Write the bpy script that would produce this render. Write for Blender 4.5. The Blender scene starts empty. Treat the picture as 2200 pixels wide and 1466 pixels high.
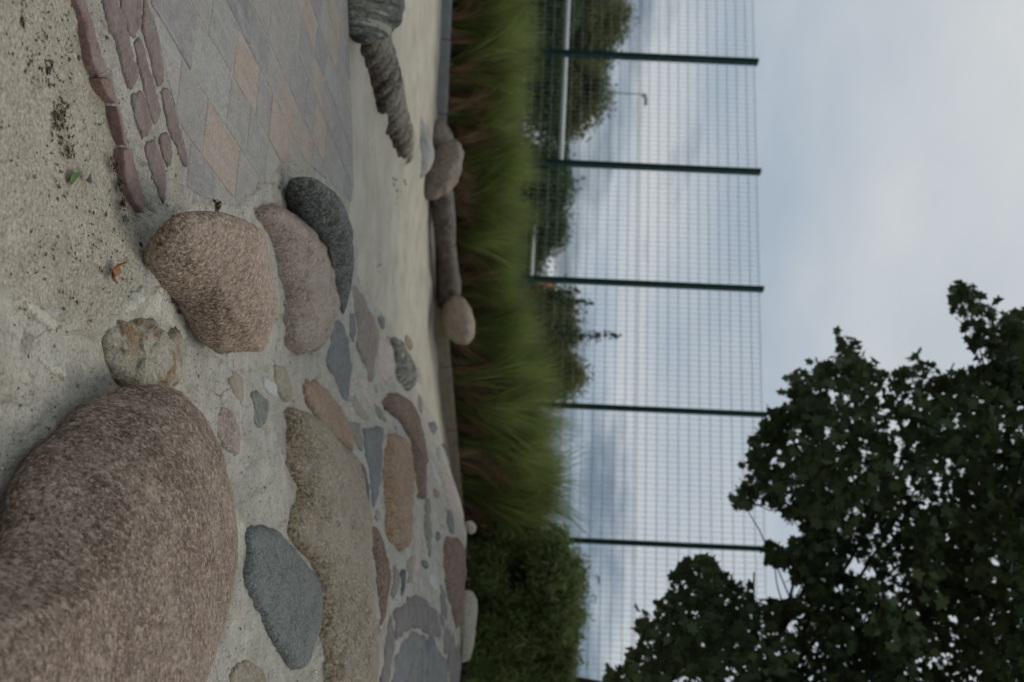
import bpy, math, random
import numpy as np
from mathutils import Matrix, Vector

random.seed(7); RNG = np.random.default_rng(7)
SC = bpy.context.scene
COL = SC.collection

# ------------------------------------------------------------------ camera
CAM_H = 1.2
ROLL = math.radians(2.6)
F_PX = 2139.0                       # 35 mm on a 36 mm wide frame of 2200 px
cs, sn = math.cos(ROLL), math.sin(ROLL)
cam_d = bpy.data.cameras.new('camera'); cam = bpy.data.objects.new('camera', cam_d); COL.objects.link(cam)
cam_d.lens = 35; cam_d.sensor_width = 36; cam_d.sensor_fit = 'HORIZONTAL'
cam_d.clip_start = .05; cam_d.clip_end = 3000
cam.matrix_world = Matrix(((-sn, -cs, 0, 0), (0, 0, -1, 0), (cs, -sn, 0, CAM_H), (0, 0, 0, 1)))
cam_d.dof.use_dof = True; cam_d.dof.focus_distance = 3.2; cam_d.dof.aperture_fstop = 2.5
cam_d.dof.aperture_blades = 0
SC.camera = cam

# ------------------------------------------------------------------ sky, sun, exposure
SUN_EL, SUN_AZ = 55.0, 35.0         # azimuth from +Y towards +X
world = bpy.data.worlds.new('World'); SC.world = world; world.use_nodes = True
wn, wl = world.node_tree.nodes, world.node_tree.links
wn.clear()
def N(nt, t, **kw):
    n = nt.nodes.new(t)
    for k, v in kw.items():
        if k.startswith('i_'):
            k2 = k[2:]
            key = int(k2) if k2.isdigit() else k2.replace('_', ' ')
            n.inputs[key].default_value = v
        else: setattr(n, k, v)
    return n
def ramp(nt, fac, stops, interp='LINEAR'):
    r = nt.nodes.new('ShaderNodeValToRGB'); cr = r.color_ramp; cr.interpolation = interp
    while len(cr.elements) < len(stops): cr.elements.new(.5)
    for e, (p, c) in zip(cr.elements, stops):
        e.position = p
        e.color = (c, c, c, 1) if isinstance(c, (int, float)) else tuple(c) + (1,)
    nt.links.new(fac, r.inputs[0]); return r.outputs[0]
WT = world.node_tree
tc = N(WT, 'ShaderNodeTexCoord')
sky = N(WT, 'ShaderNodeTexSky', sky_type='NISHITA', sun_disc=False)
sky.sun_elevation = math.radians(SUN_EL); sky.sun_rotation = math.radians(SUN_AZ)
bg1 = N(WT, 'ShaderNodeBackground', i_Strength=.05); tint = N(WT, 'ShaderNodeMix', data_type='RGBA', blend_type='MULTIPLY'); tint.inputs[0].default_value = 1
tint.inputs[7].default_value = (.36, .47, .64, 1); wl.new(sky.outputs[0], tint.inputs[6]); wl.new(tint.outputs[2], bg1.inputs[0])
sep = N(WT, 'ShaderNodeSeparateXYZ'); wl.new(tc.outputs['Generated'], sep.inputs[0])
zz = N(WT, 'ShaderNodeMath', operation='MAXIMUM', i_1=0.0); wl.new(sep.outputs[2], zz.inputs[0])
za = N(WT, 'ShaderNodeMath', operation='ADD', i_1=.16); wl.new(zz.outputs[0], za.inputs[0])
dx = N(WT, 'ShaderNodeMath', operation='DIVIDE'); wl.new(sep.outputs[0], dx.inputs[0]); wl.new(za.outputs[0], dx.inputs[1])
dy = N(WT, 'ShaderNodeMath', operation='DIVIDE'); wl.new(sep.outputs[1], dy.inputs[0]); wl.new(za.outputs[0], dy.inputs[1])
cmb = N(WT, 'ShaderNodeCombineXYZ', i_Z=3.7); wl.new(dx.outputs[0], cmb.inputs[0]); wl.new(dy.outputs[0], cmb.inputs[1])
n1 = N(WT, 'ShaderNodeTexNoise', i_Scale=1.15, i_Detail=7.0, i_Roughness=.58); wl.new(cmb.outputs[0], n1.inputs['Vector'])
n2 = N(WT, 'ShaderNodeTexNoise', i_Scale=.9, i_Detail=5.0, i_Roughness=.5); wl.new(cmb.outputs[0], n2.inputs['Vector'])
hi = ramp(WT, sep.outputs[2], [(.09, 0.0), (.24, .5)])
nm = N(WT, 'ShaderNodeMath', operation='ADD'); wl.new(n1.outputs[0], nm.inputs[0]); wl.new(hi, nm.inputs[1])
mask = ramp(WT, nm.outputs[0], [(.44, .24), (.62, 1.0)])
ccol = ramp(WT, n2.outputs[0], [(.34, (.39, .465, .55)), (.5, (.51, .56, .61)), (.66, (.61, .64, .66))])
bg2 = N(WT, 'ShaderNodeBackground', i_Strength=1.0); wl.new(ccol, bg2.inputs[0])
mxs = N(WT, 'ShaderNodeMixShader'); wl.new(mask, mxs.inputs[0]); wl.new(bg1.outputs[0], mxs.inputs[1]); wl.new(bg2.outputs[0], mxs.inputs[2])
wo = N(WT, 'ShaderNodeOutputWorld'); wl.new(mxs.outputs[0], wo.inputs[0])

sun_d = bpy.data.lights.new('sun', 'SUN'); sun_d.energy = 1.15; sun_d.angle = math.radians(22); sun_d.color = (1, .93, .82)
sun = bpy.data.objects.new('sun', sun_d); COL.objects.link(sun)
_el, _az = math.radians(SUN_EL), math.radians(SUN_AZ)
to_sun = Vector((math.sin(_az) * math.cos(_el), math.cos(_az) * math.cos(_el), math.sin(_el)))
sun.rotation_euler = to_sun.to_track_quat('Z', 'Y').to_euler()
SC.view_settings.view_transform = 'Standard'; SC.view_settings.look = 'None'
SC.view_settings.exposure = 0; SC.view_settings.gamma = 1; SC.view_settings.use_curve_mapping = False

# ------------------------------------------------------------------ noise
def _hash(i, j, k, s):
    h = (i * 374761393 + j * 668265263 + k * 2147483647 + s * 1274126177) & 0xffffffff
    h = ((h ^ (h >> 13)) * 1274126177) & 0xffffffff
    h = h ^ (h >> 16)
    return (h & 0xffffff) / float(0xffffff) * 2 - 1
def vnoise(P, s=0):
    P = np.asarray(P, float); I = np.floor(P).astype(np.int64); f = P - I; f = f * f * f * (f * (f * 6 - 15) + 10)
    out = 0
    for a in (0, 1):
        for b in (0, 1):
            for c in (0, 1):
                w = (f[:, 0] if a else 1 - f[:, 0]) * (f[:, 1] if b else 1 - f[:, 1]) * (f[:, 2] if c else 1 - f[:, 2])
                out = out + w * _hash(I[:, 0] + a, I[:, 1] + b, I[:, 2] + c, s)
    return out
def fbm(P, octv=4, gain=.5, s=0):
    P = np.asarray(P, float); o = 0; a = 1
    for k in range(octv):
        o = o + a * vnoise(P, s + k); P = P * 2.03 + 11.3; a *= gain
    return o
def sstep(a, b, x):
    t = np.clip((np.asarray(x, float) - a) / (b - a), 0, 1); return t * t * (3 - 2 * t)

# ------------------------------------------------------------------ terrain
S = 1.6
_RY = np.array([0, 1.3, 1.6, 2.03, 2.55, 3.6, 5.0, 5.8, 6.3, 6.9, 7.6, 30]) * S
_RZ = np.array([0, 0, .005, .05, .13, .28, .42, .485, .50, .47, .40, .36]) * S
_fy = np.linspace(-2, 60, 6201); _fz = np.interp(_fy, _RY, _RZ)
_k = np.hanning(61); _fz = np.convolve(np.pad(_fz, 30, 'edge'), _k / _k.sum(), 'valid')
def T(x, y):
    x = np.asarray(x, float); y = np.asarray(y, float)
    near = np.interp(y, _fy, _fz) * sstep(0.0, 1.35 * S, x)
    far = .05 + .46 * sstep(-.5 * S, 2.2 * S, x)
    k = sstep(7.0 * S, 8.2 * S, y)
    z = near * (1 - k) + far * k
    z = z * (1 - sstep(24, 34, y)) + .0
    # sand that rises gently at the back on the left, and gets banked against the stones
    z = z + .03 * sstep(4.2 * S, 6.5 * S, y) * (1 - sstep(-.5, .8, x)) * (1 - k)
    for bx, by, br, bh in BUMPS:
        z = z + bh * np.exp(-((x - bx) ** 2 + (y - by) ** 2) / br ** 2)
    return z
BUMPS = []
def ray(px, py):
    a = (py - 733.0) / F_PX; b = (px - 1100.0) / F_PX
    return np.array([a * cs - b * sn, 1.0, a * sn + b * cs])
_Y = np.geomspace(.5, 45, 2600)
def hit(px, py, lift=0.0):
    d = ray(px, py)
    g = CAM_H + d[2] * _Y - T(d[0] * _Y, _Y) - lift
    i = np.argmax(g < 0)
    if g[i] >= 0 or i == 0:
        i = np.argmin(np.where(_Y < 11.5, g, 9e9)); y = _Y[i]
    else:
        y = _Y[i - 1] + (_Y[i] - _Y[i - 1]) * g[i - 1] / (g[i - 1] - g[i])
    return np.array([d[0] * y, y, CAM_H + d[2] * y])
def at(px, py, Y):
    d = ray(px, py); return np.array([d[0] * Y, Y, CAM_H + d[2] * Y])
for _q in ((800, 105), (822, 165), (845, 225), (866, 285), (880, 335)):
    _c = hit(*_q); BUMPS.append((_c[0] + .05, _c[1] + .32, .26, .085))
_c = hit(300, 640); BUMPS.append((_c[0], _c[1], .20, .05))
_c = hit(540, 1000); BUMPS.append((_c[0], _c[1], .22, .05))
_c = hit(612, 915); BUMPS.append((_c[0], _c[1], .17, -.07))
_c = hit(480, 905); BUMPS.append((_c[0], _c[1], .16, .06))
_c = hit(470, 1290); BUMPS.append((_c[0], _c[1], .25, .05))

# crops used when the outlines were traced: origin x, y and scale
CR = {0: (0, 0, 1), 1: (0, 0, 2.933), 2: (450, 0, 2.933), 3: (200, 350, 3.258), 4: (0, 780, 2.1375), 5: (400, 700, 3.664),
      6: (450, 1000, 3.147), 7: (700, 550, 2.255), 8: (750, 150, 2.443)}
def poly(c, pts):
    ox, oy, s = CR[c]
    return np.array([(ox + x / s, oy + y / s) for x, y in pts], float)
def smooth_loop(P, n, k=1):
    """resample a closed outline to n points, evenly spaced, corners softened"""
    P = np.asarray(P, float); Q = np.vstack([P, P[:1]])
    seg = np.linalg.norm(np.diff(Q, axis=0), axis=1); t = np.r_[0, np.cumsum(seg)]
    u = np.linspace(0, t[-1], n, endpoint=False)
    R = np.stack([np.interp(u, t, Q[:, i]) for i in range(P.shape[1])], 1)
    for _ in range(k): R = .25 * np.roll(R, 1, 0) + .5 * R + .25 * np.roll(R, -1, 0)
    return R
def in_poly(P, x, y):
    x = np.asarray(x); y = np.asarray(y); c = np.zeros(x.shape, bool); n = len(P)
    for i in range(n):
        x1, y1 = P[i]; x2, y2 = P[(i + 1) % n]
        if y1 == y2: continue
        m = ((y1 > y) != (y2 > y)) & (x < (x2 - x1) * (y - y1) / (y2 - y1) + x1)
        c ^= m
    return c

# ------------------------------------------------------------------ mesh helpers
def mesh_np(name, V, F, smooth=True):
    me = bpy.data.meshes.new(name)
    V = np.asarray(V, np.float32)
    if isinstance(F, np.ndarray):
        nf, k = F.shape
        me.vertices.add(len(V)); me.vertices.foreach_set('co', V.ravel())
        me.loops.add(nf * k); me.loops.foreach_set('vertex_index', F.astype(np.int32).ravel())
        me.polygons.add(nf)
        me.polygons.foreach_set('loop_start', np.arange(0, nf * k, k, dtype=np.int32))
        me.polygons.foreach_set('loop_total', np.full(nf, k, np.int32))
        me.update(calc_edges=True); me.validate()
    else:
        me.from_pydata([tuple(map(float, v)) for v in V], [], [tuple(map(int, f)) for f in F]); me.update()
    if smooth: me.polygons.foreach_set('use_smooth', np.ones(len(me.polygons), bool))
    return me
def link(name, me, mat=None, parent=None, loc=None):
    o = bpy.data.objects.new(name, me); COL.objects.link(o)
    if mat is not None and me is not None and not me.materials: me.materials.append(mat)
    if parent is not None: o.parent = parent
    if loc is not None: o.location = loc
    return o
def tag(o, label=None, cat=None, group=None, kind=None):
    if label: o['label'] = label
    if cat: o['category'] = cat
    if group: o['group'] = group
    if kind: o['kind'] = kind
    return o
def grid_faces(nr, nc, wrap=True):
    r = np.arange(nr - 1)[:, None]; c = np.arange(nc if wrap else nc - 1)[None, :]
    c2 = (c + 1) % nc
    return np.stack([r * nc + c, r * nc + c2, (r + 1) * nc + c2, (r + 1) * nc + c], -1).reshape(-1, 4)
class MB:
    def __init__(s): s.v = []; s.f = []
    def box(s, c, half, ax=None):
        ax = np.eye(3) if ax is None else ax; b = len(s.v)
        for i in (-1, 1):
            for j in (-1, 1):
                for k in (-1, 1):
                    s.v.append(np.asarray(c, float) + ax[0] * half[0] * i + ax[1] * half[1] * j + ax[2] * half[2] * k)
        for q in ((0, 1, 3, 2), (4, 6, 7, 5), (0, 4, 5, 1), (2, 3, 7, 6), (0, 2, 6, 4), (1, 5, 7, 3)): s.f.append(tuple(b + i for i in q))
    def bar(s, p, q, r, n=6, r2=None):
        p = np.asarray(p, float); q = np.asarray(q, float); d = q - p; d /= np.linalg.norm(d)
        u = np.cross(d, (0, 0, 1) if abs(d[2]) < .9 else (1, 0, 0)); u /= np.linalg.norm(u); w = np.cross(d, u)
        b = len(s.v); r2 = r if r2 is None else r2
        for c, rr in ((p, r), (q, r2)):
            for i in range(n):
                t = 2 * math.pi * i / n; s.v.append(c + rr * (u * math.cos(t) + w * math.sin(t)))
        for i in range(n): s.f.append((b + i, b + (i + 1) % n, b + n + (i + 1) % n, b + n + i))
        s.f.append(tuple(b + i for i in range(n))[::-1]); s.f.append(tuple(b + n + i for i in range(n)))
    def tube(s, pts, rad, n=8):
        pts = np.asarray(pts, float); b = len(s.v); m = len(pts)
        for i in range(m):
            d = pts[min(i + 1, m - 1)] - pts[max(i - 1, 0)]; d /= np.linalg.norm(d)
            u = np.cross(d, (0.13, 1, 0.05)); u /= np.linalg.norm(u); w = np.cross(d, u)
            for k in range(n):
                t = 2 * math.pi * k / n; s.v.append(pts[i] + rad[i] * (u * math.cos(t) + w * math.sin(t)))
        for i in range(m - 1):
            for k in range(n):
                s.f.append((b + i * n + k, b + i * n + (k + 1) % n, b + (i + 1) * n + (k + 1) % n, b + (i + 1) * n + k))
        s.f.append(tuple(b + k for k in range(n))[::-1]); s.f.append(tuple(b + (m - 1) * n + k for k in range(n)))
    def mesh(s, name, smooth=False): return mesh_np(name, np.array(s.v), s.f, smooth)

# ------------------------------------------------------------------ materials
def new_mat(name):
    m = bpy.data.materials.new(name); m.use_nodes = True; nt = m.node_tree; nt.nodes.clear()
    out = N(nt, 'ShaderNodeOutputMaterial'); b = N(nt, 'ShaderNodeBsdfPrincipled')
    b.inputs['Roughness'].default_value = .85; b.inputs['Specular IOR Level'].default_value = .25
    nt.links.new(b.outputs[0], out.inputs[0]); return m, nt, b
def noise(nt, vec, scale, detail=4.0, rough=.55, dist=0.0):
    n = N(nt, 'ShaderNodeTexNoise', i_Scale=scale, i_Detail=detail, i_Roughness=rough, i_Distortion=dist)
    nt.links.new(vec, n.inputs['Vector']); return n.outputs[0]
def mix(nt, fac, a, b, mode='MIX'):
    m = N(nt, 'ShaderNodeMix', data_type='RGBA', blend_type=mode)
    for sock, v in ((m.inputs[0], fac), (m.inputs[6], a), (m.inputs[7], b)):
        if isinstance(v, (int, float)): sock.default_value = v
        elif isinstance(v, tuple): sock.default_value = v + (1,)
        else: nt.links.new(v, sock)
    return m.outputs[2]
def math_(nt, op, a, b=0.0):
    m = N(nt, 'ShaderNodeMath', operation=op)
    for s, v in ((m.inputs[0], a), (m.inputs[1], b)):
        if isinstance(v, (int, float)): s.default_value = v
        else: nt.links.new(v, s)
    return m.outputs[0]
def bump(nt, b, h, dist, strength=1.0, prev=None):
    n = N(nt, 'ShaderNodeBump', i_Strength=strength, i_Distance=dist); nt.links.new(h, n.inputs['Height'])
    if prev is not None: nt.links.new(prev, n.inputs['Normal'])
    nt.links.new(n.outputs[0], b.inputs['Normal']); return n.outputs[0]
def coords(nt, kind='Object', scale=None, rot=None):
    t = N(nt, 'ShaderNodeTexCoord'); o = t.outputs[kind]
    if scale or rot:
        m = N(nt, 'ShaderNodeMapping')
        if scale: m.inputs['Scale'].default_value = scale
        if rot: m.inputs['Rotation'].default_value = rot
        nt.links.new(o, m.inputs['Vector']); o = m.outputs[0]
    return o
def wpos(nt):
    return N(nt, 'ShaderNodeNewGeometry').outputs['Position']

SAND_D, SAND_M, SAND_L = (.27, .24, .183), (.35, .32, .253), (.432, .40, .328)
def mat_sand():
    m, nt, b = new_mat('sand'); p = wpos(nt)
    big = noise(nt, p, 1.6, 5, .6); mid = noise(nt, p, 9, 5, .6); fine = noise(nt, p, 95, 4, .8)
    c = mix(nt, ramp(nt, big, [(.3, 0), (.7, 1)]), SAND_D, SAND_M)
    c = mix(nt, ramp(nt, mid, [(.38, 0), (.68, .6)]), c, SAND_L)
    c = mix(nt, ramp(nt, fine, [(.34, .85), (.49, 0)]), c, (.13, .11, .075))
    c = mix(nt, ramp(nt, fine, [(.53, 0), (.68, .75)]), c, (.62, .59, .51))
    py = N(nt, 'ShaderNodeSeparateXYZ'); nt.links.new(p, py.inputs[0])
    dry = N(nt, 'ShaderNodeMapRange', interpolation_type='SMOOTHSTEP'); nt.links.new(math_(nt, 'ADD', py.outputs[1], math_(nt, 'MULTIPLY', mid, 2.0)), dry.inputs[0])
    dry.inputs[1].default_value = 4.5; dry.inputs[2].default_value = 8.0; dry.inputs[4].default_value = .75
    c = mix(nt, dry.outputs[0], c, mix(nt, ramp(nt, noise(nt, p, 2.4, 6, .65), [(.35, 0), (.62, 1)]), (.40, .37, .30), (.52, .485, .41)))
    c = mix(nt, ramp(nt, noise(nt, p, 4.5, 6, .72), [(.30, .55), (.42, 0)]), c, (.235, .205, .155))
    # dark and rusty grains
    v = N(nt, 'ShaderNodeTexVoronoi', i_Scale=62.0); nt.links.new(p, v.inputs['Vector'])
    patch = ramp(nt, noise(nt, p, 2.2, 4, .65), [(.36, .12), (.60, 1)])
    spot = ramp(nt, v.outputs['Distance'], [(.17, 1), (.30, 0)])
    rnd = N(nt, 'ShaderNodeSeparateColor'); nt.links.new(v.outputs['Color'], rnd.inputs[0])
    on = math_(nt, 'MULTIPLY', spot, math_(nt, 'GREATER_THAN', rnd.outputs[0], .70))
    on = math_(nt, 'MULTIPLY', on, patch)
    dk = mix(nt, rnd.outputs[1], (.05, .045, .04), (.20, .115, .055))
    c = mix(nt, math_(nt, 'MULTIPLY', on, .65), c, dk)
    nt.links.new(c, b.inputs['Base Color']); b.inputs['Roughness'].default_value = .95
    b.inputs['Specular IOR Level'].default_value = .1
    n = bump(nt, b, fine, .006, .8); n = bump(nt, b, mid, .03, .55, n)
    return m
def mat_soil():
    m, nt, b = new_mat('dark_soil'); p = wpos(nt); f = noise(nt, p, 18, 6, .7)
    nt.links.new(ramp(nt, f, [(.3, (.03, .022, .015)), (.7, (.10, .075, .05))]), b.inputs['Base Color'])
    bump(nt, b, f, .03); return m
def mat_field():
    m, nt, b = new_mat('rough_grass'); p = wpos(nt); f = noise(nt, p, 1.5, 6, .7)
    nt.links.new(ramp(nt, f, [(.3, (.03, .045, .015)), (.7, (.09, .10, .035))]), b.inputs['Base Color'])
    bump(nt, b, f, .1); return m
def mat_mortar(name='mortar', k=1.0):
    m, nt, b = new_mat(name); p = wpos(nt)
    big = noise(nt, p, 1.9, 5, .6); mid = noise(nt, p, 9, 5, .6); fine = noise(nt, p, 90, 4, .8)
    smear = noise(nt, coords(nt, 'Object', (4, 13, 9), (0, 0, .6)), 1.0, 6, .65, .8)
    sm2 = noise(nt, coords(nt, 'Object', (22, 6, 9), (0, 0, .9)), 1.0, 6, .65, .8)
    c = mix(nt, ramp(nt, big, [(.3, 0), (.7, 1)]), (.295 * k, .277 * k, .23 * k), (.405 * k, .387 * k, .34 * k))
    c = mix(nt, ramp(nt, mid, [(.40, 0), (.68, .5)]), c, (.51 * k, .475 * k, .395 * k))
    c = mix(nt, ramp(nt, smear, [(.50, 0), (.72, .55)]), c, (.54 * k, .52 * k, .46 * k))
    c = mix(nt, ramp(nt, sm2, [(.30, .75), (.44, 0)]), c, (.16 * k, .14 * k, .095 * k))
    c = mix(nt, ramp(nt, fine, [(.33, .75), (.48, 0)]), c, (.14, .125, .10))
    c = mix(nt, ramp(nt, fine, [(.54, 0), (.70, .6)]), c, (.60, .59, .54))
    v = N(nt, 'ShaderNodeTexVoronoi', i_Scale=75.0); nt.links.new(p, v.inputs['Vector'])
    rnd = N(nt, 'ShaderNodeSeparateColor'); nt.links.new(v.outputs['Color'], rnd.inputs[0])
    on = math_(nt, 'MULTIPLY', ramp(nt, v.outputs['Distance'], [(.13, 1), (.22, 0)]), math_(nt, 'GREATER_THAN', rnd.outputs[0], .82))
    c = mix(nt, math_(nt, 'MULTIPLY', on, .8), c, (.07, .062, .055))
    nt.links.new(c, b.inputs['Base Color']); b.inputs['Roughness'].default_value = .92; b.inputs['Specular IOR Level'].default_value = .15
    vc = N(nt, 'ShaderNodeTexVoronoi', feature='DISTANCE_TO_EDGE', i_Scale=2.6)
    wv = N(nt, 'ShaderNodeMix', data_type='VECTOR'); wv.inputs[0].default_value = .22; nn = N(nt, 'ShaderNodeTexNoise', i_Scale=5.0, i_Detail=5.0); nt.links.new(p, nn.inputs['Vector'])
    nt.links.new(p, wv.inputs[4]); nt.links.new(nn.outputs[1], wv.inputs[5]); nt.links.new(wv.outputs[1], vc.inputs['Vector'])
    ck = math_(nt, 'MULTIPLY', ramp(nt, vc.outputs['Distance'], [(.0, .7), (.012, 0)]), ramp(nt, big, [(.45, 0), (.6, 1)]))
    c2 = mix(nt, ck, c, (.12, .105, .08)); nt.links.new(c2, b.inputs['Base Color'])
    n = bump(nt, b, fine, .005, .8); n = bump(nt, b, sm2, .016, .7, n); n = bump(nt, b, mid, .03, .6, n); return m
def mat_rock(name, dark, midc, light, grain=110, patch=6, pat_amt=.6, speck=.5, dust_lit=.35, stripe=None, stain=None, bumpd=.006, pits=True, dust_lit_c=(.42, .40, .35), crack=False, upt=.45, fleck=None):
    m, nt, b = new_mat(name); p = coords(nt, 'Object')
    ri = N(nt, 'ShaderNodeObjectInfo')
    va = N(nt, 'ShaderNodeVectorMath', operation='ADD'); nt.links.new(p, va.inputs[0])
    cb = N(nt, 'ShaderNodeCombineXYZ'); nt.links.new(math_(nt, 'MULTIPLY', ri.outputs['Random'], 37.0), cb.inputs[0]); nt.links.new(cb.outputs[0], va.inputs[1])
    p = va.outputs[0]
    fine = noise(nt, p, grain, 3, .7); mid = noise(nt, p, grain * .42, 5, .68); big = noise(nt, p, patch, 6, .62, .4)
    c = mix(nt, ramp(nt, mid, [(.40, 0), (.60, 1)]), dark, midc)
    c = mix(nt, ramp(nt, big, [(.42, 0), (.68, pat_amt)]), c, light)
    if stripe:
        sc, rot, c1, c2 = stripe
        mp = N(nt, 'ShaderNodeMapping'); mp.inputs['Scale'].default_value = sc; mp.inputs['Rotation'].default_value = rot
        nt.links.new(p, mp.inputs['Vector'])
        st = noise(nt, mp.outputs[0], 1.0, 5, .6, .7)
        c = mix(nt, ramp(nt, st, [(.40, .9), (.47, 0)]), c, c1)
        c = mix(nt, ramp(nt, st, [(.55, 0), (.63, .9)]), c, c2)
    c = mix(nt, ramp(nt, fine, [(.36, min(1, speck * 1.5)), (.46, 0)]), c, tuple(x * .28 for x in dark))
    c = mix(nt, ramp(nt, fine, [(.54, 0), (.66, min(1, speck * 1.4))]), c, tuple(min(.75, x * 1.5 + .03) for x in light))
    if fleck:
        c = mix(nt, ramp(nt, noise(nt, p, 34, 6, .8), [(.55, 0), (.61, fleck[1])]), c, fleck[0])
        vp = N(nt, 'ShaderNodeTexVoronoi', i_Scale=58.0); nt.links.new(p, vp.inputs['Vector'])
        c = mix(nt, math_(nt, 'MULTIPLY', ramp(nt, vp.outputs['Distance'], [(.12, .85), (.26, 0)]), ramp(nt, big, [(.35, 1), (.6, .35)])), c, tuple(x * .35 for x in dark))
    if stain:
        sc_, thr, col_ = stain
        c = mix(nt, ramp(nt, noise(nt, p, sc_, 4, .6), [(thr, 0), (thr + .08, .85)]), c, col_)
    if crack:
        v = N(nt, 'ShaderNodeTexVoronoi', feature='DISTANCE_TO_EDGE', i_Scale=crack)
        dv = N(nt, 'ShaderNodeMix', data_type='VECTOR'); dv.inputs[0].default_value = .1
        nt.links.new(p, dv.inputs[4]); nn = N(nt, 'ShaderNodeTexNoise', i_Scale=6.0); nt.links.new(p, nn.inputs['Vector']); nt.links.new(nn.outputs[1], dv.inputs[5])
        nt.links.new(dv.outputs[1], v.inputs['Vector'])
        c = mix(nt, ramp(nt, v.outputs['Distance'], [(.0, .7), (.02, 0)]), c, tuple(x * .3 for x in dark))
    # a sand and cement dusting, plus painted-in top light, pales the flatter tops
    g = N(nt, 'ShaderNodeNewGeometry'); sx = N(nt, 'ShaderNodeSeparateXYZ'); nt.links.new(g.outputs['True Normal'], sx.inputs[0])
    up = ramp(nt, sx.outputs[2], [(upt, 0), (min(1.0, upt + .55), 1)])
    dn = ramp(nt, noise(nt, p, 14, 6, .7), [(.36, .25), (.62, 1)])
    c = mix(nt, math_(nt, 'MULTIPLY', math_(nt, 'MULTIPLY', up, dn), dust_lit), c, dust_lit_c)
    nt.links.new(c, b.inputs['Base Color']); b.inputs['Roughness'].default_value = .82; b.inputs['Specular IOR Level'].default_value = .22
    n = bump(nt, b, mid, bumpd * 3.0, .9); n = bump(nt, b, fine, bumpd * .9, .9, n)
    return m
def mat_plain(name, col, rough=.6, var=.25, scale=8, spec=.3, bumpd=.0, metal=0.0):
    m, nt, b = new_mat(name); p = coords(nt, 'Object'); f = noise(nt, p, scale, 5, .65)
    nt.links.new(ramp(nt, f, [(.3, tuple(x * (1 - var) for x in col)), (.7, tuple(min(1, x * (1 + var)) for x in col))]), b.inputs['Base Color'])
    b.inputs['Roughness'].default_value = rough; b.inputs['Specular IOR Level'].default_value = spec; b.inputs['Metallic'].default_value = metal
    if bumpd: bump(nt, b, f, bumpd)
    return m
def mat_leaf(name, cols, trans=.25, rough=.55, big=None):
    m, nt, b = new_mat(name); g = N(nt, 'ShaderNodeNewGeometry')
    c = ramp(nt, g.outputs['Random Per Island'], [(i / max(1, len(cols) - 1), k) for i, k in enumerate(cols)])
    if big:
        c = mix(nt, ramp(nt, noise(nt, wpos(nt), big[0], 3, .5), [(.4, 0), (.65, big[2])]), c, big[1])
    nt.links.new(c, b.inputs['Base Color']); b.inputs['Roughness'].default_value = rough; b.inputs['Specular IOR Level'].default_value = .25
    tr = N(nt, 'ShaderNodeBsdfTranslucent'); nt.links.new(c, tr.inputs[0])
    ms = N(nt, 'ShaderNodeMixShader', i_0=trans); nt.links.new(b.outputs[0], ms.inputs[1]); nt.links.new(tr.outputs[0], ms.inputs[2])
    nt.links.new(ms.outputs[0], nt.nodes['Material Output'].inputs[0]); return m

M = {}
M['sand'] = mat_sand(); M['soil'] = mat_soil(); M['field'] = mat_field(); M['mortar'] = mat_mortar()
M['joint'] = mat_mortar('joint_mortar', .86)
M['red_granite'] = mat_rock('red_brown_granite', (.135, .09, .068), (.275, .193, .152), (.43, .34, .27), 84, 6.5, .7, .55, .35, bumpd=.011, dust_lit_c=(.39, .305, .24), fleck=((.52, .43, .33), .8))
M['pink_granite'] = mat_rock('pink_granite', (.185, .132, .092), (.36, .262, .192), (.46, .355, .275), 88, 4, .5, .62, .6, bumpd=.008, dust_lit_c=(.43, .345, .29), fleck=((.50, .40, .31), .5))
M['pale_pink'] = mat_rock('pale_pink_granite', (.17, .12, .092), (.30, .232, .19), (.37, .305, .255), 85, 4, .5, .5, .55, bumpd=.005, dust_lit_c=(.40, .35, .305), fleck=((.40, .33, .28), .4))
M['dark_moss'] = mat_rock('mossy_dark_gneiss', (.05, .054, .046), (.115, .122, .108), (.19, .20, .185), 60, 8, .55, .6, .35, stain=(9, .58, (.07, .06, .03)), bumpd=.012, dust_lit_c=(.22, .235, .235))
M['ochre'] = mat_rock('rusty_ochre_stone', (.34, .30, .215), (.46, .42, .32), (.54, .50, .41), 70, 7, .5, .3, .4, stain=(6, .54, (.25, .115, .02)), bumpd=.012)
M['beige'] = mat_rock('coarse_beige_stone', (.17, .13, .088), (.37, .28, .175), (.45, .37, .26), 62, 3, .5, .6, .9, bumpd=.012, dust_lit_c=(.34, .31, .265))
M['blue_grey'] = mat_rock('blue_grey_gneiss', (.075, .085, .078), (.14, .152, .142), (.19, .20, .185), 100, 5, .5, .6, .3, bumpd=.004, dust_lit_c=(.24, .26, .26), stain=(7, .66, (.10, .085, .06)))
M['slate'] = mat_rock('slate_grey', (.09, .095, .09), (.15, .158, .152), (.205, .21, .20), 60, 4, .6, .35, .35, bumpd=.006, dust_lit_c=(.27, .275, .275))
M['slate_dark'] = mat_rock('dark_slate', (.052, .056, .055), (.095, .10, .10), (.15, .155, .15), 60, 5, .4, .2, .25, bumpd=.006, dust_lit_c=(.22, .225, .225))
M['tan'] = mat_rock('tan_sandstone', (.20, .165, .115), (.28, .24, .175), (.33, .29, .22), 90, 6, .4, .2, .3, bumpd=.003)
M['orange'] = mat_rock('orange_brown_stone', (.19, .12, .072), (.33, .22, .14), (.38, .28, .195), 70, 4, .5, .35, .35, bumpd=.006, dust_lit_c=(.36, .30, .245))
M['brown'] = mat_rock('brown_granite', (.10, .064, .046), (.205, .135, .098), (.28, .20, .15), 60, 6, .5, .6, .3, bumpd=.009, dust_lit_c=(.27, .20, .165))
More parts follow.
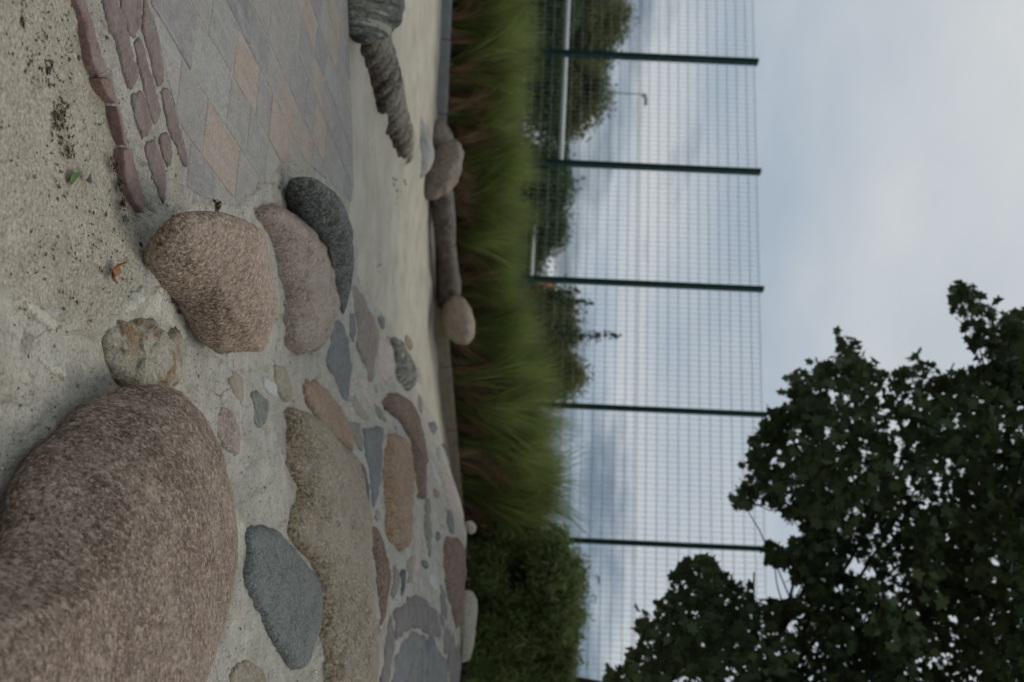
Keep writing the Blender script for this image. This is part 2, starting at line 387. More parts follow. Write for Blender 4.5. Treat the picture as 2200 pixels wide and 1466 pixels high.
M['greenstone'] = mat_rock('banded_greenstone', (.10, .115, .10), (.15, .165, .145), (.19, .20, .175), 90, 8, .3, .2, .25, stripe=((22, 60, 22), (0, 0, .35), (.075, .085, .08), (.30, .29, .23)), bumpd=.004)
M['olive'] = mat_rock('olive_grey_stone', (.12, .11, .085), (.19, .18, .14), (.25, .24, .195), 80, 6, .4, .3, .3, bumpd=.004)
M['quartz'] = mat_rock('white_quartz', (.36, .36, .35), (.46, .46, .45), (.54, .53, .50), 60, 8, .4, .2, .2, bumpd=.004)
M['rose'] = mat_rock('rose_white_stone', (.34, .26, .225), (.46, .38, .34), (.52, .46, .42), 70, 6, .5, .25, .3, bumpd=.004)
M['cream'] = mat_rock('cream_stone', (.30, .28, .215), (.40, .375, .30), (.46, .435, .37), 70, 6, .5, .25, .3, bumpd=.004)
M['striped'] = mat_rock('banded_gneiss', (.12, .125, .105), (.21, .21, .175), (.28, .275, .22), 50, 8, .3, .3, .2, stripe=((26, 4, 2.2), (0, .15, 0.0), (.03, .034, .029), (.55, .53, .42)), bumpd=.02)
M['purple_slate'] = mat_rock('purple_slate', (.125, .107, .097), (.185, .163, .15), (.24, .22, .20), 50, 3, .5, .15, .35, stripe=((3, 16, 3), (0, 0, .2), (.12, .105, .10), (.20, .155, .135)), bumpd=.004, dust_lit_c=(.27, .255, .245))
M['grey_slab'] = mat_rock('grey_slab_stone', (.135, .132, .125), (.19, .187, .178), (.24, .235, .222), 50, 3, .5, .15, .3, bumpd=.004, dust_lit_c=(.27, .27, .265), crack=1.6)
M['red_sett'] = mat_rock('red_sandstone_sett', (.105, .07, .062), (.172, .122, .11), (.235, .185, .17), 100, 9, .5, .25, .55, bumpd=.004, dust_lit_c=(.29, .245, .22))
M['red_brick'] = mat_rock('red_edging_brick', (.13, .075, .062), (.19, .115, .098), (.215, .145, .128), 110, 8, .4, .2, .25, bumpd=.003)
M['oval'] = mat_rock('smooth_beige_stone', (.21, .165, .125), (.29, .235, .18), (.34, .285, .225), 30, 3, .5, .15, .3, bumpd=.004)
M['taupe'] = mat_rock('taupe_stone', (.13, .10, .078), (.22, .175, .14), (.29, .24, .20), 40, 4, .5, .2, .3, bumpd=.008)
M['light_rock'] = mat_rock('pale_grey_stone', (.24, .235, .22), (.33, .325, .31), (.40, .395, .38), 30, 3, .5, .2, .4, bumpd=.01)
def pav(name, c):
    return mat_rock(name, tuple(x * .82 for x in c), c, tuple(x * 1.15 for x in c), 100, 7, .5, .3, .42, bumpd=.002, dust_lit_c=(.36, .345, .31), stripe=((2.5, 18, 4), (0, 0, .0), tuple(x * .86 for x in c), tuple(x * .5 + .16 for x in c)))
PAV = [pav('warm_grey_paver', (.262, .242, .218)), pav('mauve_grey_paver', (.208, .198, .196)), pav('pinkish_tan_paver', (.33, .25, .20)),
       pav('beige_paver', (.30, .272, .236)), pav('mid_grey_paver', (.24, .23, .217)), pav('dark_grey_paver', (.155, .154, .16)), pav('pale_grey_paver', (.285, .275, .258))]

# ------------------------------------------------------------------ ground sheet
def axis(lo, hi, step, far, grow=1.09):
    a = list(np.arange(lo, hi + 1e-6, step)); s = step
    while a[-1] < far: s *= grow; a.append(a[-1] + s)
    s = step
    while a[0] > -far: s *= grow; a.insert(0, a[0] - s)
    return np.array(a)
xs = axis(-2.6, 3.2, .024, 900)
ya = [1.6]
while ya[-1] < 24: ya.append(ya[-1] + max(.010, .0042 * ya[-1]))
yb = [1.6]; s_ = .02
while yb[0] > -900: s_ *= 1.12; yb.insert(0, yb[0] - s_)
s_ = .12
while ya[-1] < 900: s_ *= 1.1; ya.append(ya[-1] + s_)
ys = np.array(yb[:-1] + ya)
def surf(x, y, lift, rough):
    x = np.asarray(x, float); y = np.asarray(y, float); sh = x.shape; x, y = x.ravel(), y.ravel(); p = np.stack([x, y, x * 0 + 5], 1)
    return (T(x, y) + micro(x, y) * .6 + lift + rough * (fbm(p * 3.2, 3, s=41) + .5 * fbm(p * 14, 3, s=47))).reshape(sh)
def SM(x, y): return surf(x, y, .010, .011)      # top of the mortar bed
def SP(x, y):                                      # top of the path bedding
    x = np.asarray(x, float); y = np.asarray(y, float); sh = x.shape; x, y = x.ravel(), y.ravel()
    return (T(x, y) + .008 + .006 * fbm(np.stack([x * 1.3, y * 1.3, x * 0], 1), 2)).reshape(sh)
def micro(x, y):
    p = np.stack([x, y, np.zeros_like(x)], 1)
    fade = 1 - sstep(20, 40, np.hypot(x, y))
    return ((fbm(p * 1.7, 3) * .012 + sstep(6, 9, y) * .022 * fbm(p * 1.1, 3, s=23)) + fbm(p * 7, 3, s=9) * .005 + fbm(p * 26, 2, s=17) * .0022) * fade
mort = [(-140, 560), (60, 640), (180, 690), (262, 660), (310, 600), (300, 470), (330, 442), (430, 438), (520, 428), (580, 372), (640, 372), (720, 400), (765, 520), (770, 600),
        (830, 690), (880, 780), (905, 860), (935, 905), (948, 960)]
plan = [hit(*p)[:2] for p in mort] + [np.array(q) for q in ((1.35, 9.3), (1.9, 10.6), (4.6, 10.6), (4.6, .9), (.2, .9))]
path_px = [(60, -380), (160, 0), (232, 190), (303, 440), (330, 470), (450, 450), (520, 440), (600, 400), (660, 400), (745, 470), (757, 400), (752, 250), (742, 0), (728, -420)]
plan = np.array(plan); path_plan = np.array([hit(*p)[:2] for p in path_px])
GX, GY = np.meshgrid(xs, ys); gx, gy = GX.ravel(), GY.ravel()
gz = T(gx, gy) + micro(gx, gy)
for pl in (plan, path_plan):                        # the sand lies lower under the mortar and the path
    ins = np.ones(len(gx), bool)
    for ox, oy in ((.07, 0), (-.07, 0), (0, .07), (0, -.07)): ins &= in_poly(pl, gx + ox, gy + oy)
    gz -= .035 * ins
F = grid_faces(len(ys), len(xs), False)
me = mesh_np('ground', np.stack([gx, gy, gz], 1), F)
me.materials.append(M['sand']); me.materials.append(M['field'])
fy = gy[F[:, 0]]; me.polygons.foreach_set('material_index', (fy > 16.5).astype(np.int32))
tag(link('ground', me), 'pale sandy ground with dry litter around the stones', kind='structure')

# ------------------------------------------------------------------ mortar bed and paved path bedding (sheets over the sand)
def patch(name, plan, mat, G, lap=0.0, step=.022, label=None, extra=None):
    lo, hi = plan.min(0) - .1, plan.max(0) + .1
    X = np.arange(lo[0], hi[0], step); Yv = [max(.6, lo[1])]
    while Yv[-1] < hi[1]: Yv.append(Yv[-1] + max(.012, .0042 * Yv[-1]))
    Yv = np.array(Yv); gX, gY = np.meshgrid(X, Yv); x, y = gX.ravel(), gY.ravel()
    w = fbm(np.stack([x * 9, y * 9, x * 0], 1), 3, s=31) * .02
    ins = in_poly(plan, x + w, y + w)
    z = G(x, y) + np.where(ins, 0, -.035) + lap * fbm(np.stack([x * 20, y * 14, x * 0], 1), 2, s=83)
    f = grid_faces(len(Yv), len(X), False); keep = ins[f].any(1); f = f[keep]
    used = np.unique(f); mp = np.zeros(len(x), int); mp[used] = np.arange(len(used))
    o = link(name, mesh_np(name, np.stack([x, y, z], 1)[used], mp[f]), mat)
    return tag(o, label, kind='structure')
mortar = patch('mortar_bed', np.array(plan), M['mortar'], SM, .007, label='grey mortar bank with cobbles set in it')
path = patch('paved_path', path_plan, M['joint'], SP, label='paved path of sandy joints and stone pavers')

# ------------------------------------------------------------------ flush stones: domed slabs that follow the bank
from mathutils.geometry import delaunay_2d_cdt
def dome(name, P, h, mat, parent, n=56, wf=.8, rough=.06, seed=0, label=None, corner=1, base=.0, G=None, jag=.012, res=330):
    """P: outline traced in the photograph (px), cast on the bank. The stone rises from that outline by its distance from
    the edge and has a buried skirt."""
    G = G or SM
    L = smooth_loop(P, n, corner)
    v = L[:, 0] - L[:, 0].mean(); v = v / (np.abs(v).max() + 1e-6)
    lift = .008 + base + np.clip(v, 0, 1) * h * .4
    O = np.array([hit(a, b, li)[:2] for (a, b), li in zip(L, lift)])
    area = np.sum(O[:, 0] * np.roll(O[:, 1], -1) - O[:, 1] * np.roll(O[:, 0], -1)) / 2
    if area < 0: O = O[::-1]; area = -area
    nrm = np.roll(O, -1, 0) - np.roll(O, 1, 0); nrm = np.stack([nrm[:, 1], -nrm[:, 0]], 1); nrm /= np.linalg.norm(nrm, axis=1, keepdims=True) + 1e-9
    sz = math.sqrt(area)
    O = O + nrm * (jag * sz * fbm(np.column_stack([O * 9 / sz, O[:, 0] * 0 + seed]), 3, .6, s=seed))[:, None]
    st = math.sqrt(area / res); lo, hi = O.min(0), O.max(0)
    gx_, gy_ = np.meshgrid(np.arange(lo[0], hi[0], st), np.arange(lo[1], hi[1], st)); q = np.column_stack([gx_.ravel(), gy_.ravel()])
    q = q + np.random.default_rng(seed).normal(0, st * .12, q.shape)
    q = q[in_poly(O, q[:, 0], q[:, 1])]
    def edge_d(q):
        A, B = O, np.roll(O, -1, 0); d = B - A; w = q[:, None, :] - A[None]
        t = np.clip((w * d[None]).sum(2) / ((d * d).sum(1)[None] + 1e-12), 0, 1)
        return np.linalg.norm(w - d[None] * t[..., None], axis=2).min(1)
    q = q[edge_d(q) > st * .55]
    ins = O - nrm * st * .45
    ins = ins[in_poly(O, ins[:, 0], ins[:, 1])]; ins = ins[edge_d(ins) > st * .3]
    pts = np.vstack([O, ins, q])
    r = delaunay_2d_cdt([Vector(p) for p in pts], [(i, (i + 1) % n) for i in range(n)], [], 1, 1e-6)
    W_ = np.array([(v[0], v[1]) for v in r[0]]); d = edge_d(W_); d[d < 1e-5] = 0
    R = max(d.max() * wf, 1e-4); t = np.minimum(1, d / R)
    z = G(W_[:, 0], W_[:, 1]) + .002 + base + h * np.sqrt(np.clip(1 - (1 - t) ** 2, 0, 1))
    pn = np.column_stack([W_ * 5 / max(sz, .2), W_[:, 0] * 0 + seed * 3.1])
    z = z + (rough * h + .0012) * fbm(pn, 4, .55, s=seed) * np.minimum(1, t * 2.5 + .2)
    V = np.column_stack([W_, z]); F = [tuple(f) for f in r[2]]
    for i, f in enumerate(F):
        a_, b_, c_ = V[f[0]], V[f[1]], V[f[2]]
        if (b_[0] - a_[0]) * (c_[1] - a_[1]) - (b_[1] - a_[1]) * (c_[0] - a_[0]) < 0: F[i] = f[::-1]
    m0 = len(V); bi = {}
    for k, orig in enumerate(r[3]):
        for o_ in orig:
            if o_ < n: bi[o_] = k
    ring = [bi[i] for i in range(n) if i in bi]; m = len(ring)
    V = np.vstack([V, V[ring] - np.array((0, 0, .06))])
    F += [(m0 + i, m0 + (i + 1) % m, ring[(i + 1) % m], ring[i]) for i in range(m)]
    C = O.mean(0); org = np.array([C[0], C[1], float(T(*C))])
    o = link(name, mesh_np(name, V - org, F), M[mat] if isinstance(mat, str) else mat, parent, org)
    if label: o['label'] = label
    return o

# ------------------------------------------------------------------ boulders: full bodies with their own depth
def boulder(name, P, anchors, bf, bb, mat, label, cat='boulder', group=None, n=84, rough=.02, fr=3.0, seed=0, ridge=None, e=1.0, parent=None, rings=22):
    A = np.array([[a[0][0], a[0][1], 1] for a in anchors], float); sol = np.linalg.solve(A, np.array([a[1] for a in anchors], float))
    L = smooth_loop(P, n, 1)
    R = np.array([at(px, py, sol @ np.array([px, py, 1])) for px, py in L]); C = R.mean(0)
    d0 = C - np.array([0, 0, CAM_H]); d0 /= np.linalg.norm(d0)
    V = []
    phis = np.linspace(-math.pi / 2, math.pi / 2, rings + 1)[1:-1]
    for ph in phis:                                  # from the back pole to the front pole
        c = max(0.0, math.cos(ph)) ** e; b = bf if ph > 0 else bb
        V.append(C + (R - C) * c - d0 * b * math.sin(ph))
    V = np.vstack(V + [(C + d0 * bb)[None], (C - d0 * bf)[None]])
    D = V - C; ln = np.linalg.norm(D, axis=1, keepdims=True) + 1e-9
    amp = fbm(V * fr, 3, .5, s=seed) * rough + fbm(V * fr * 5, 3, .5, s=seed + 5) * rough * .28
    V = V + D / ln * amp[:, None]
    if ridge is not None: V = ridge(V, C, D / ln)
    nr = len(phis); F = [tuple(f) for f in grid_faces(nr, n)]
    F += [(i, nr * n, (i + 1) % n)[::-1] for i in range(n)]
    F += [((nr - 1) * n + i, (nr - 1) * n + (i + 1) % n, nr * n + 1) for i in range(n)]
    f0 = F[(nr - 2) * n // 1]; q = [V[i] for i in f0[:3]]
    if np.dot(np.cross(q[1] - q[0], q[2] - q[0]), np.mean(q, 0) - C) < 0: F = [f[::-1] for f in F]
    org = np.array([C[0], C[1], T(C[0], C[1])])
    o = link(name, mesh_np(name, V - org, F), M[mat], parent, org)
    if parent is None: tag(o, label, cat, group)
    return o
G1 = 'boulders set in the mortar bank'
boulder('boulder', poly(0, [(225, 836), (280, 828), (330, 828), (390, 842), (440, 890), (480, 970), (500, 1060), (508, 1150), (502, 1240), (486, 1340), (458, 1430), (425, 1520), (360, 1610),
        (250, 1690), (100, 1730), (-80, 1700), (-180, 1550), (-190, 1400), (-110, 1290), (-30, 1205), (-2, 1131), (16, 1070), (44, 1009), (78, 958), (136, 892), (176, 857)]),
        [((330, 828), 3.0), ((80, 958), 2.52), ((508, 1150), 3.05)], .26, .42, 'red_granite',
        'huge rough red-brown granite boulder, the biggest stone beside the sand', group=G1, n=150, rough=.018, fr=2.6, seed=3, rings=60)
boulder('boulder', poly(3, [(440, 450), (520, 378), (600, 338), (720, 330), (850, 335), (960, 350), (1050, 375), (1130, 410), (1200, 470), (1240, 560), (1262, 660), (1270, 760), (1272, 880), (1262, 1000),
        (1245, 1120), (1205, 1250), (1170, 1312), (1090, 1318), (1000, 1328), (900, 1352), (840, 1302), (780, 1272), (720, 1212), (690, 1172), (650, 1132), (600, 1062), (540, 982), (470, 922), (400, 872), (352, 800), (328, 700), (342, 620), (368, 550), (408, 490)]),
        [((301, 565), 3.16), ((412, 709), 3.62), ((590, 640), 3.78)], .22, .30, 'pink_granite',
        'rounded pinkish brown speckled granite boulder between paved path and rusty ochre stone', group=G1, n=120, rough=.024, seed=11, rings=40)
boulder('boulder', poly(3, [(1370, 130), (1400, 108), (1480, 103), (1560, 115), (1640, 160), (1710, 220), (1750, 290), (1790, 400), (1820, 500), (1835, 620), (1830, 720), (1815, 850), (1780, 1000),
        (1750, 1085), (1715, 1000), (1680, 850), (1640, 700), (1600, 590), (1540, 490), (1470, 420), (1400, 400), (1345, 330), (1345, 220)]),
        [((625, 440), 5.2), ((760, 540), 5.75), ((730, 670), 6.3)], .20, .25, 'dark_moss',
        'dark grey mossy boulder at the end of the paved path', group=G1, rough=.02, seed=21)
boulder('boulder', poly(3, [(60, 1230), (100, 1160), (160, 1105), (250, 1095), (330, 1105), (420, 1092), (500, 1115), (560, 1140), (605, 1200), (625, 1300), (640, 1420), (640, 1560), (560, 1640), (400, 1660), (250, 1600), (120, 1500), (60, 1380)]),
        [((225, 740), 2.98), ((395, 720), 3.42), ((395, 830), 3.5)], .17, .25, 'ochre',
        'lumpy ochre stone with orange rust stains, wedged beside the biggest boulder', group=G1, rough=.05, fr=5.5, seed=31)
big_beige = dome('boulder', np.vstack([poly(5, [(790, 625), (850, 640), (920, 680), (990, 750), (1080, 840), (1150, 890), (1220, 930), (1280, 990), (1310, 1050), (1335, 1150)]),
        poly(6, [(1018, 250), (1035, 400), (1045, 550), (1050, 700), (1050, 900), (1050, 1100), (1060, 1300), (1080, 1466), (1085, 1700), (790, 1720), (785, 1466), (775, 1250), (757, 1120), (757, 1000), (745, 850), (700, 700), (640, 610),
                 (560, 520), (515, 450), (530, 330), (565, 250)]), poly(5, [(880, 1290), (850, 1220), (800, 1180), (755, 1080), (755, 960), (785, 870), (785, 770), (765, 660)])]),
        .17, 'beige', None, n=130, wf=.95, rough=.12, seed=41, res=1500, jag=.006)
tag(big_beige, 'long flat-topped beige boulder with a coarse pebbly face, behind the blue-grey stone', 'boulder', G1)
pk = dome('boulder', poly(3, [(1110, 380), (1130, 320), (1170, 285), (1230, 285), (1320, 310), (1400, 350), (1470, 400), (1530, 480), (1570, 570), (1600, 680), (1620, 800), (1630, 900), (1625, 1000), (1610, 1150),
        (1580, 1330), (1470, 1345), (1350, 1310), (1340, 1200), (1345, 1060), (1330, 920), (1290, 780), (1275, 660), (1245, 550), (1200, 460), (1150, 410)]), .16, 'pale_pink', None, n=90, rough=.14, wf=1.0, seed=51, res=900)
tag(pk, 'long pale pink granite boulder squeezed between the rounded boulder and the dark mossy one', 'boulder', G1)
bg = dome('boulder', poly(6, [(230, 480), (240, 440), (280, 400), (350, 400), (420, 430), (500, 490), (560, 560), (640, 650), (700, 740), (740, 840), (755, 950), (765, 1040), (755, 1150), (720, 1230), (660, 1330),
        (620, 1380), (560, 1385), (520, 1340), (480, 1280), (420, 1170), (370, 1070), (330, 970), (280, 870), (240, 780), (225, 720), (260, 650), (265, 580), (240, 540)]), .05, 'blue_grey', None, n=90, wf=.45, rough=.14, seed=61, base=.004, res=800)
tag(bg, 'blue-grey wedge-shaped stone with a crack, right behind the biggest boulder', 'boulder', G1)

# flush cobbles of the bank: children of the mortar bed
ST = [
 (3, [(1630, 740), (1680, 760), (1700, 850), (1690, 950), (1660, 1010), (1635, 960), (1625, 850)], .02, 'ochre', 'small yellow stone'),
 (5, [(315, 440), (320, 385), (370, 353), (420, 370), (460, 410), (478, 480), (470, 560), (445, 615), (400, 580), (350, 530), (330, 480)], .02, 'tan', 'small tan teardrop stone'),
 (5, [(520, 515), (560, 515), (600, 540), (640, 590), (655, 660), (640, 730), (610, 790), (575, 825), (550, 810), (530, 740), (525, 640)], .025, 'greenstone', 'grey-green stone with pale stripes'),
 (5, [(610, 400), (640, 420), (690, 450), (710, 500), (715, 565), (680, 560), (640, 530), (615, 470)], .02, 'quartz', 'white quartz stone'),
 (5, [(690, 320), (710, 303), (770, 330), (800, 380), (815, 450), (832, 540), (825, 595), (800, 605), (740, 580), (715, 520), (695, 430)], .03, 'tan', 'smooth tan oblong stone'),
 (5, [(905, 500), (920, 450), (970, 425), (1040, 450), (1100, 510), (1150, 580), (1200, 650), (1240, 740), (1270, 840), (1300, 930), (1298, 990), (1270, 985), (1220, 930), (1150, 890), (1080, 840), (1000, 710), (950, 640), (910, 560)], .07, 'orange', 'pinkish brown tongue-shaped stone'),
 (5, [(1187, -70), (1230, 10), (1250, 90), (1280, 170), (1300, 270), (1310, 350), (1300, 460), (1280, 560), (1265, 605), (1220, 570), (1190, 510), (1150, 420), (1120, 340), (1108, 260), (1130, 160), (1150, 80), (1165, 0)], .03, 'slate', 'grey-green leaf-shaped stone'),
 (5, [(1275, -110), (1310, -90), (1320, 20), (1310, 110), (1290, 140), (1272, 60), (1262, -20)], .02, 'slate', None),
 (7, [(130, 150), (150, 150), (200, 230), (225, 300), (250, 370), (245, 440), (235, 520), (220, 600), (205, 625), (190, 570), (170, 500), (150, 430), (140, 330), (130, 230)], .05, 'taupe', None),
 (7, [(255, 400), (285, 400), (315, 440), (325, 500), (320, 580), (290, 620), (260, 580), (248, 500), (248, 440)], .04, 'rose', 'pinkish white stone'),
 (7, [(290, 385), (330, 400), (380, 450), (420, 520), (437, 590), (425, 640), (395, 655), (345, 600), (330, 540), (325, 480), (312, 430)], .13, 'striped', 'striped mossy stone with a dark hollow'),
 (5, [(1330, 390), (1380, 400), (1430, 500), (1460, 600), (1450, 670), (1420, 620), (1370, 530), (1340, 450)], .02, 'rose', None),
 (5, [(1210, 640), (1250, 630), (1300, 660), (1300, 700), (1270, 745), (1235, 720)], .02, 'cream', None),
 (5, [(1465, 610), (1510, 640), (1550, 700), (1575, 760), (1520, 745), (1480, 700)], .02, 'olive', None),
 (5, [(1310, 540), (1360, 620), (1410, 700), (1430, 740), (1380, 745), (1330, 690), (1300, 620)], .02, 'tan', None),
 (7, [(268, 720), (285, 680), (320, 655), (360, 665), (400, 710), (430, 770), (460, 830), (475, 900), (485, 980), (490, 1080), (470, 1170), (440, 1195), (425, 1150), (428, 1050), (420, 950), (400, 880), (370, 830), (340, 790), (300, 760)], .13, 'brown', 'dark rust-brown stone'),
 (5, [(1255, 770), (1300, 750), (1365, 770), (1378, 850), (1398, 920), (1385, 990), (1340, 960), (1310, 880)], .02, 'olive', None),
 (5, [(1380, 800), (1420, 800), (1480, 790), (1535, 800), (1540, 950), (1540, 1100), (1528, 1250), (1508, 1350), (1475, 1440), (1452, 1350), (1432, 1200), (1412, 1050), (1408, 900)], .05, 'slate', 'straight-edged blue-grey stone'),
 (6, [(989, -40), (1030, 0), (1055, 80), (1075, 160), (1082, 260), (1085, 380), (1070, 480), (1055, 550), (1040, 480), (1032, 350), (1017, 220), (997, 120)], .03, 'slate_dark', 'dark slate blade'),
 (7, [(277, 880), (300, 850), (350, 870), (390, 920), (410, 1000), (416, 1100), (413, 1250), (400, 1350), (370, 1440), (340, 1430), (302, 1380), (288, 1280), (281, 1150), (278, 1000)], .14, 'orange', 'large orange-brown stone'),
 (6, [(1095, 385), (1125, 410), (1150, 480), (1185, 590), (1213, 680), (1222, 780), (1213, 900), (1190, 1000), (1155, 1100), (1148, 1000), (1145, 850), (1130, 700), (1110, 550), (1100, 460)], .05, 'brown', None),
 (6, [(1232, 670), (1260, 690), (1270, 760), (1268, 850), (1250, 905), (1228, 880), (1230, 780)], .02, 'olive', None),
 (6, [(1285, 700), (1310, 700), (1325, 760), (1315, 840), (1295, 895), (1280, 850)], .02, 'slate_dark', None),
 (6, [(1070, 670), (1110, 680), (1132, 720), (1135, 850), (1122, 980), (1092, 1060), (1068, 1040), (1068, 900), (1068, 760)], .04, 'light_rock', None),
 (6, [(1388, 400), (1410, 420), (1420, 550), (1420, 650), (1405, 740), (1385, 700), (1375, 560)], .03, 'rose', None),
 (6, [(1335, 640), (1360, 610), (1370, 700), (1365, 790), (1340, 800), (1328, 720)], .02, 'tan', None),
 (6, [(1455, 260), (1475, 210), (1495, 280), (1500, 400), (1503, 530), (1490, 635), (1467, 560), (1453, 420)], .03, 'olive', 'olive blade of stone'),
 (6, [(1590, 290), (1620, 320), (1640, 400), (1650, 465), (1620, 460), (1600, 380)], .03, 'slate', None),
 (6, [(1560, 30), (1600, 50), (1640, 110), (1660, 200), (1668, 300), (1660, 390), (1625, 320), (1590, 250), (1570, 150)], .07, 'rose', None),
 (6, [(1580, 490), (1620, 475), (1675, 480), (1698, 520), (1706, 650), (1710, 780), (1706, 900), (1698, 1020), (1670, 1130), (1650, 1050), (1620, 930), (1600, 850), (1582, 740), (1580, 600)], .10, 'brown', 'brown block of stone'),
 (6, [(1690, 430), (1720, 420), (1742, 500), (1747, 650), (1742, 780), (1722, 800), (1718, 650), (1708, 530)], .05, 'cream', None),
 (6, [(1140, 1640), (1145, 1466), (1165, 1250), (1200, 1080), (1240, 1005), (1248, 1100), (1256, 1190), (1228, 1270), (1202, 1380), (1190, 1500), (1185, 1640)], .03, 'purple_slate', None),
 (6, [(1258, 985), (1300, 960), (1350, 890), (1400, 880), (1450, 890), (1480, 945), (1530, 970), (1550, 1060), (1560, 1190), (1480, 1150), (1440, 1125), (1400, 1108), (1340, 1108), (1300, 1145), (1268, 1180)], .03, 'purple_slate', 'purplish slab around the grey slab'),
 (6, [(1545, 985), (1590, 1060), (1640, 1170), (1690, 1270), (1720, 1400), (1730, 1550), (1640, 1550), (1600, 1300), (1572, 1200)], .03, 'purple_slate', None),
 (6, [(1215, 1640), (1222, 1466), (1237, 1350), (1272, 1260), (1312, 1180), (1350, 1142), (1400, 1127), (1460, 1152), (1520, 1192), (1558, 1232), (1588, 1300), (1608, 1400), (1622, 1640)], .035, 'grey_slab', 'broad grey slab with a crack'),
 (6, [(1560, 800), (1590, 870), (1610, 980), (1600, 1050), (1570, 1000), (1555, 920)], .02, 'slate', None),
 (6, [(1703, 1040), (1725, 1080), (1730, 1150), (1708, 1160)], .02, 'slate', None),
 (6, [(1088, 1300), (1112, 1160), (1128, 1200), (1123, 1350), (1110, 1500), (1085, 1500)], .03, 'tan', None),
 (6, [(120, 1420), (180, 1330), (250, 1310), (330, 1350), (380, 1420), (390, 1560), (120, 1560)], .03, 'beige', None),
 (5, [(240, 800), (265, 700), (290, 640), (340, 650), (390, 720), (420, 800), (430, 900), (410, 1010), (360, 1030), (300, 960)], .02, 'pale_pink', 'half-buried pinkish stone'),
 (5, [(1600, 700), (1650, 690), (1700, 760), (1760, 860), (1790, 960), (1770, 980), (1700, 900), (1640, 800)], .02, 'light_rock', None),
 (6, [(1760, 560), (1775, 570), (1780, 640), (1778, 760), (1765, 790), (1756, 700)], .03, 'cream', None),
]
for i, (c, pts, h, mt, lab) in enumerate(ST):
    dome('stone', poly(c, pts), h * (.5 if h < .1 else .62), mt, mortar, n=56, seed=100 + i, label=lab, jag=.03, rough=.12, wf=.7)
taken = [poly(c, p) for c, p, *_ in ST]
fr_ = random.Random(21); nf = 0
for _ in range(900):
    if nf >= 46: break
    px, py = fr_.uniform(700, 985), fr_.uniform(690, 1440)
    if px < 800 and 860 < py: continue
    if px > 800 + (py - 690) * .42 + 60 or px < 690 + max(0, py - 1000) * .25: continue
    if px > 905 and py < 900 or px > 965 and py < 1000: continue
    a_, b_ = fr_.uniform(4, 9), fr_.uniform(10, 26); k_ = 9
    pg = np.array([(px + a_ * math.cos(2 * math.pi * i / k_) * fr_.uniform(.7, 1.2) + .15 * b_ * math.sin(2 * math.pi * i / k_), py + b_ * math.sin(2 * math.pi * i / k_) * fr_.uniform(.75, 1.15)) for i in range(k_)])
    if any(np.linalg.norm((smooth_loop(t_, 40, 0)[:, None] - pg[None]) * np.array((1.0, .6)), axis=2).min() < 4 or in_poly(t_, pg[:, 0], pg[:, 1]).any() for t_ in taken): continue
    taken.append(pg); nf += 1
    dome('stone', pg, .012, fr_.choice(('rose', 'cream', 'tan', 'slate', 'olive', 'quartz', 'orange', 'light_rock', 'taupe', 'blue_grey')), mortar, n=32, seed=500 + nf, jag=.05, res=90, wf=.6)
print('filler stones', nf)
M['smear'] = mat_mortar('pale_cement', 1.22)
for pts_ in ([(50, 645), (75, 655), (100, 676), (118, 690), (122, 706), (110, 718), (95, 703), (75, 682), (58, 662)], [(262, 655), (285, 628), (318, 612), (345, 622), (372, 660), (398, 705), (392, 730), (360, 700), (320, 678), (285, 674)],
             [(80, 770), (110, 782), (140, 806), (132, 815), (100, 800)], [(505, 1120), (525, 1118), (540, 1128), (530, 1150), (522, 1190), (508, 1215)]):
    dome('cement_smear', pts_, .004, 'smear', mortar, n=50, seed=int(pts_[0][0]), jag=.07, wf=.6, rough=.5)
def rim_stone(px, Y, bf, mat, label, cat='stone', group=None, **k):
    (a, b) = px.mean(0)
    return boulder('stone', px, [((a, b), Y), ((a + 50, b), Y), ((a, b + 50), Y)], bf, bf, mat, label, cat, group, **k)
G2 = 'pale stones on the crest of the bank'
rim_stone(poly(6, [(1735, 380), (1770, 373), (1803, 410), (1797, 450), (1765, 468), (1735, 440), (1715, 410)]), 11.0, .08, 'cream', 'small round pale stone sticking out at the end of the kerb', group=G2, n=40, rough=.004, rings=12)
rim_stone(poly(6, [(1700, 850), (1770, 838), (1812, 890), (1814, 980), (1803, 1100), (1782, 1230), (1762, 1320), (1700, 1330), (1660, 1100)]), 10.6, .2, 'cream', 'long pale stone on the crest of the bank in front of the dark shrub', group=G2, n=60, rough=.012, rings=16)

# ------------------------------------------------------------------ paved path: setts, edging bricks, pavers
SETT = [[(610, -60), (720, -60), (722, 0), (760, 100), (800, 240), (830, 380), (855, 450), (850, 510), (805, 580), (770, 500), (740, 400), (700, 230), (660, 150), (640, 60)],
 [(805, 600), (870, 560), (900, 620), (930, 740), (950, 800), (910, 850), (880, 880), (855, 820), (830, 740), (810, 660)],
 [(890, 940), (910, 890), (945, 870), (970, 910), (1000, 990), (1020, 1060), (1030, 1160), (1030, 1260), (1020, 1290), (990, 1230), (950, 1120), (910, 1000)],
 [(732, -60), (850, -60), (880, 0), (865, 160), (820, 235), (800, 235), (770, 120), (742, 40)],
 [(820, 260), (855, 225), (880, 270), (910, 380), (945, 520), (980, 620), (1000, 700), (985, 760), (955, 790), (930, 720), (900, 600), (860, 440)],
 [(985, 880), (1010, 840), (1040, 830), (1065, 880), (1080, 960), (1060, 1040), (1040, 1050), (1010, 980)],
 [(895, -60), (912, 0), (950, 120), (990, 280), (1020, 420), (1020, 510), (985, 555), (955, 470), (930, 370), (900, 270), (872, 180), (888, 60)],
 [(1005, 570), (1040, 535), (1070, 620), (1100, 720), (1130, 850), (1170, 960), (1180, 1060), (1160, 1060), (1120, 960), (1060, 850), (1020, 700)]]
